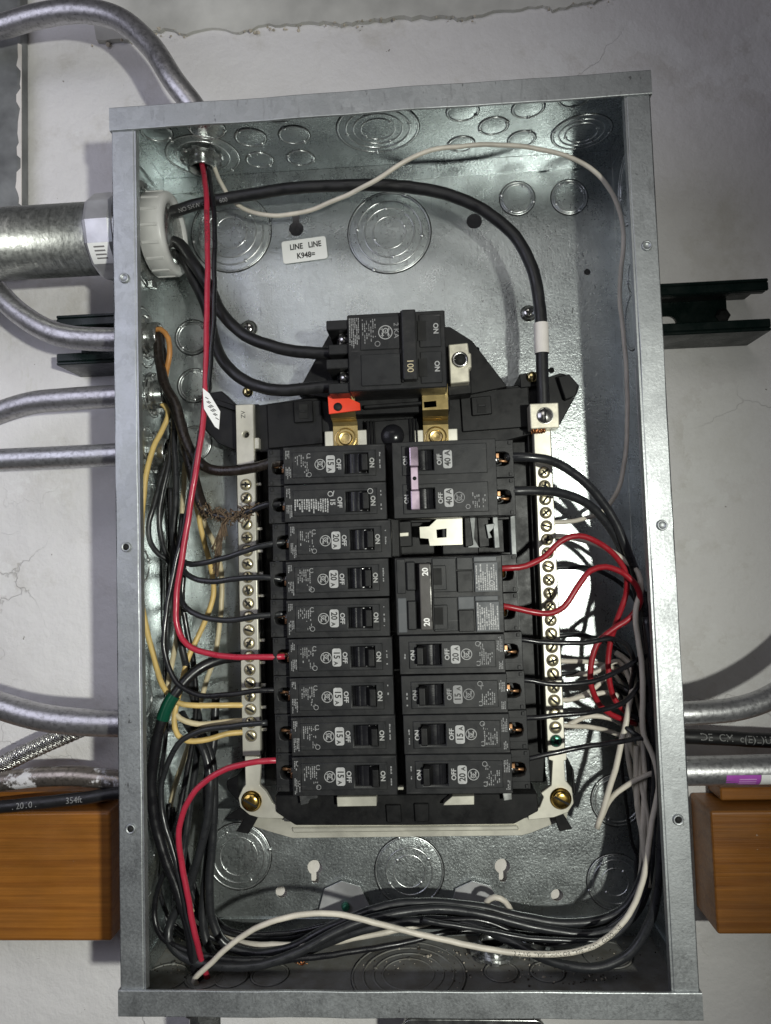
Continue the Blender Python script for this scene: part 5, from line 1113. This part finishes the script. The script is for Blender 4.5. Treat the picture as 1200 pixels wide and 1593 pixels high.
wire('black wire hugging the left breakers side of the lower bundle', [(336, 1080, -.026), (333, 1150, -.030), (322, 1220, -.034), (326, 1300, -.036), (320, 1370, -.036), (316, 1430, -.038), (330, 1480, -.040), (380, 1500, -.044), (450, 1490, -.046), (520, 1462, -.046), (590, 1440, -.044), (680, 1432, -.042), (740, 1440, -.046), (790, 1462, -.052), (840, 1488, -.060), (895, 1504, -.066), (945, 1502, -.068), (985, 1478, -.068), (1012, 1430, -.068), (1026, 1350, -.066), (1030, 1250, -.064), (1026, 1150, -.062), (1018, 1040, -.062), (1006, 960, -.060)], .0034, 'w_grey', 'b', n=12)
for k, (lb, off, r) in enumerate((('rear black wire on the bottom, lowest in the bundle', 0, .0024), ('rear black wire on the bottom, middle of the bundle', 1, .0026), ('rear black wire on the bottom, nearest the back panel', 2, .0024), ('thin black wire under the bottom bundle toward the left corner', 3, .0020))):
    o = off * 7; wire(lb, [(262 + o, 1250 + o, -.024 - k * .002), (270 + o, 1330, -.022), (290 + o, 1400, -.022), (312 + o, 1446 - o, -.022), (360, 1468 - o, -.020 - k * .003), (450, 1468 - o * .8, -.018 - k * .003), (540, 1452 - o, -.018 - k * .003), (640, 1440 - o, -.018 - k * .003), (740, 1446 - o, -.020 - k * .003), (850, 1458 - o, -.022 - k * .003), (940, 1452 - o, -.024 - k * .003), (990, 1405 - o, -.026 - k * .003), (1006 + off, 1320, -.028 - k * .003), (1010 + off, 1200, -.030 - k * .003), (1006 + off * 2, 1080, -.032 - k * .003), (1000 + off * 2, 980, -.036), (1000 + off, 920, -.040)], r, 'w_black' if k % 2 else 'w_grey', 'b')
# whites along the bottom
wire('long printed white wire swooping along the bottom to the right side', [Vector((hb.x - .001, hb.y - .004, -H2 - .004)), (302, 1526, -.064), (330, 1496, -.070), (380, 1455, -.074), (440, 1428, -.075), (510, 1421, -.075), (590, 1437, -.074), (680, 1460, -.073), (760, 1476, -.073), (840, 1485, -.072), (900, 1479, -.070), (950, 1455, -.068), (985, 1412, -.066), (1004, 1350, -.064), (1014, 1285, -.062), (1024, 1225, -.060), (1018, 1180, -.060), (1003, 1145, -.062), (1000, 1100, -.064), (999, 1040, -.065), (993, 990, -.064), (989, 950, -.062), (997, 915, -.058), (992, 890, -.054), (960, 862, -.050), (925, 846, -.047), (895, 838, -.045), (870, 834, -.043), (845, 833, -.042)], .00185, 'w_white', 'w', text=[('12 AWG  TYPE THHN OR TYPE THWN  GASOLINE', .246, .0034, 0, 1)], tmat='ink')
wire('white wire behind the black bundle along the bottom', [(262, 1300, -.014), (272, 1370, -.016), (296, 1420, -.020), (330, 1450, -.026), (390, 1468, -.036), (460, 1470, -.044), (540, 1462, -.044), (620, 1446, -.040), (690, 1432, -.034), (780, 1446, -.020), (870, 1450, -.018), (940, 1440, -.018), (985, 1395, -.020), (1000, 1320, -.024), (990, 1240, -.028), (978, 1180, -.030), (974, 1120, -.032)], .0023, 'w_white', 'w')
wire('short white wire end hooked above the bottom bundle', [(796, 1418, -.030), (786, 1402, -.032), (770, 1395, -.032), (758, 1402, -.030), (756, 1416, -.026), (768, 1430, -.02)], .0023, 'w_white', 'w')
# right side
wire('red wire from the upper 20 amp pole looping over the right bar', [(764, 885, -.075), (785, 884, -.077), (818, 880, -.076), (848, 865, -.074), (872, 843, -.072), (900, 834, -.070), (930, 843, -.067), (958, 866, -.063), (974, 892, -.058), (974, 925, -.054), (962, 960, -.050), (949, 1000, -.046), (947, 1050, -.044), (958, 1090, -.042), (980, 1112, -.040), (1004, 1122, -.038)], .0026, 'w_red2', 'r')
wire('red wire from the lower 20 amp pole curling in a loop at right', [(764, 942, -.075), (785, 943, -.077), (820, 951, -.077), (852, 954, -.076), (878, 944, -.074), (897, 914, -.072), (918, 889, -.070), (942, 882, -.067), (968, 890, -.064), (990, 910, -.062), (996, 935, -.060), (980, 962, -.058), (952, 980, -.057), (930, 1002, -.056), (919, 1036, -.055), (921, 1072, -.053), (932, 1096, -.050), (952, 1112, -.046), (990, 1126, -.042)], .0026, 'w_red2', 'r')
wire('thin black wire from the uppermost single right breaker', [(790, 996, -.073), (808, 995, -.076), (850, 999, -.076), (910, 1000, -.074), (950, 994, -.070), (970, 998, -.064), (983, 1016, -.058), (986, 1040, -.052), (982, 1070, -.046), (990, 1110, -.042), (1006, 1160, -.042), (1010, 1230, -.044)], .0020, 'w_black', 'b')
wire('thin black wire from the dim 15A right breaker', [(792, 1059, -.073), (812, 1058, -.076), (860, 1064, -.076), (910, 1062, -.074), (950, 1050, -.068), (984, 1032, -.060), (1004, 1020, -.052), (1014, 1050, -.046)], .0020, 'w_black', 'b')
wire('thin black wire from the bright 15A right breaker', [(796, 1116, -.073), (818, 1117, -.076), (860, 1113, -.076), (910, 1109, -.074), (955, 1100, -.068), (984, 1080, -.060), (1000, 1060, -.052), (1008, 1090, -.046)], .0020, 'w_black', 'b')
wire('thin black wire from the bottom right breaker', [(800, 1184, -.073), (824, 1180, -.076), (870, 1170, -.076), (920, 1160, -.073), (970, 1153, -.067), (1004, 1150, -.060), (1018, 1180, -.054)], .0020, 'w_black', 'b')
wire('stripped white wire hanging loose at the lower right', [(929, 1288, -.046), (940, 1255, -.048), (955, 1205, -.050), (968, 1150, -.050), (980, 1095, -.048), (986, 1055, -.044), (978, 1030, -.036), (958, 1015, -.030)], .0024, 'w_white', 'w')
wire('white wire branching to the right from the loose end', [(936, 1272, -.042), (948, 1246, -.044), (970, 1226, -.046), (1006, 1206, -.048), (1020, 1202, -.046)], .0022, 'w_white', 'w')
wire('white wire running down the right wall to the bottom corner', [(990, 1160, -.044), (990, 1200, -.044), (992, 1250, -.044), (1000, 1300, -.044), (1006, 1340, -.046), (1010, 1380, -.048)], .0023, 'w_white', 'w')
for px, py, lb in ((852, 1027, 'white wire leaving the right neutral bar behind the upper red loop'), (864, 1088, 'white wire leaving the right neutral bar inside the red loop'), (868, 1128, 'printed white wire leaving the right neutral bar near the green screw')):
    wire(lb, [(px, py, -.042), (px + 22, py + 1, -.040), (920, py + (4 if py != 1088 else -14), -.034), (955, py + (12 if py != 1088 else -40), -.028), (985, py + 30, -.026), (1004, py + 80, -.028), (1010, py + 150, -.030)], .0020, 'w_white', 'w')
for px, py, lb in ((856, 884, 'dark wire leaving the right neutral bar beside the first red wire'), (864, 990, 'dark wire leaving the right neutral bar above the thin black wires'), (862, 1050, 'dark wire leaving the right neutral bar between two white wires')):
    wire(lb, [(px, py, -.042), (px + 26, py - 2, -.040), (915, py + 0, -.034), (955, py + 16, -.028), (990, py + 50, -.026), (1006, py + 120, -.028), (1010, py + 200, -.030)], .0020, 'w_grey', 'b')
for k in range(4):
    wire(('outermost', 'second', 'third', 'innermost')[k] + ' of the four black wires packed along the right wall', [(1000 - k * 3, 930, -.058 + k * .006), (1008 - k * 2, 1000, -.054 + k * .006), (1014 - k * 2, 1090, -.050 + k * .006), (1018 - k * 2, 1180, -.046 + k * .006), (1020 - k * 2, 1280, -.044 + k * .006), (1012 - k * 2, 1370, -.042 + k * .006), (985 - k * 3, 1425, -.040 + k * .004), (930, 1462 - k * 3, -.036 + k * .003), (860, 1470 - k * 3, -.030 + k * .002)], .0024, 'w_black' if k % 2 else 'w_grey', 'b')
wire('thin black wire arcing at the lower right of the back panel', [(972, 1150, -.030), (968, 1190, -.026), (974, 1250, -.022), (984, 1310, -.020), (1000, 1350, -.02)], .0013, 'w_black', 'b')

random.seed(23)
for k in range(2):
    j = lambda a: random.uniform(-a, a); x = 246 + k * 10; Yd = -.014 - .012 * k
    wire(('rear', 'front')[k] + ' one of two thin black wires tangled along the left gutter wall', [(x + 14 + j(8), 640 + j(20), Yd * .6), (x + 12 + j(9), 730 + j(15), Yd), (x + j(14), 830 + j(20), Yd), (x + 4 + j(14), 930 + j(20), Yd), (x + 10 + j(14), 1030 + j(20), Yd), (x + 8 + j(16), 1130 + j(20), Yd), (x + 4 + j(18), 1230 + j(20), Yd), (x + 2 + j(18), 1330 + j(15), Yd), (x + 10 + j(12), 1420 + j(10), Yd), (x + 60 + j(16), 1474 + j(8), Yd), (x + 170, 1474 + j(12), Yd), (x + 300, 1448 + j(12), Yd), (x + 420, 1430 + j(12), Yd)], .0020, 'w_black' if k % 2 else 'w_grey', 'b')
for k in range(5):
    j = lambda a: random.uniform(-a, a); Yd = -.018 - .009 * k; x = 992 + k * 4
    wire(('highest', 'second highest', 'middle', 'second lowest', 'lowest')[k] + ' starting of five thin black wires tangled in the right gutter', [(x - 60 + j(20), 990 + k * 32 + j(10), Yd * .7), (x - 30 + j(14), 1010 + k * 32, Yd), (x + j(6), 1050 + k * 26, Yd), (x + 6 + j(6), 1130 + k * 8, Yd), (x + 8 + j(8), 1230 + k * 5, Yd), (x + 4 + j(8), 1330, Yd), (x - 14 + j(8), 1400 + j(6), Yd), (x - 60 + j(10), 1452 + j(6), Yd), (x - 150, 1462 + j(10), Yd), (x - 260, 1440 + j(12), Yd), (x - 350, 1428 + j(8), Yd)], .0020, 'w_black' if k % 2 else 'w_grey', 'b')
for k in range(3):
    j = lambda a: random.uniform(-a, a); wire(('upper', 'middle', 'lower')[k] + ' of three pale wires weaving through the right gutter tangle', [(880, 1050 + k * 40, -.040), (925 + j(8), 1046 + k * 34, -.036), (966 + j(10), 1030 + k * 50, -.034), (990 + j(6), 1090 + k * 40, -.040), (996 + j(10), 1180 + k * 20, -.044), (1002 + j(10), 1290, -.046), (1000 + j(8), 1380, -.046), (960 + j(8), 1440, -.042), (880, 1462 + j(8), -.034)], .0022, 'w_white', 'w')
# copper ends at the terminals
# dust, crumbs and scraps on the bottom
dm = MB(); dd = MB(); random.seed(5)
cl_ = [(random.uniform(-W2 + .02, W2 - .02), random.uniform(-.055, -.006)) for _ in range(14)]
for k in range(420):
    q_ = random.choice(cl_); x = max(-W2 + .004, min(W2 - .004, q_[0] + random.gauss(0, .012))); y = max(-.082, min(-.004, q_[1] + random.gauss(0, .007))); r = random.uniform(.0002, .0007) * (2.0 if random.random() < .05 else 1)
    bm = bmesh.new(); bmesh.ops.create_icosphere(bm, subdivisions=1, radius=r)
    for v in bm.verts: v.co *= random.uniform(.6, 1.4)
    (dm if random.random() < .4 else dd).bm(bm, Matrix.Translation((x, y, -H2 + .0004)))
tag(dm.build('plaster_crumbs', 'crumb'), 'pale plaster crumbs scattered on the panel floor', 'debris', kind='stuff'); tag(dd.build('dirt_crumbs', 'dirt'), 'dark dirt crumbs scattered on the panel floor', 'debris', kind='stuff')
p = onZ(470, 1502, -H2 + .002); sc = thing('copper_scrap', 'tangle of copper strand clippings on the panel floor', 'wire scrap', p); m2 = MB()
for k in range(12):
    a = random.uniform(0, 6.28); d_ = Vector((math.cos(a), math.sin(a) * .6, random.uniform(.1, .9))) * random.uniform(.003, .007); m2.tube([Vector((0, 0, 0)), d_ * .6 + Vector((0, 0, .001)), d_], .0003, 5)
m2.build('strands', 'copper', sc)
COL.children.unlink(_tmpc); bpy.data.collections.remove(_tmpc)
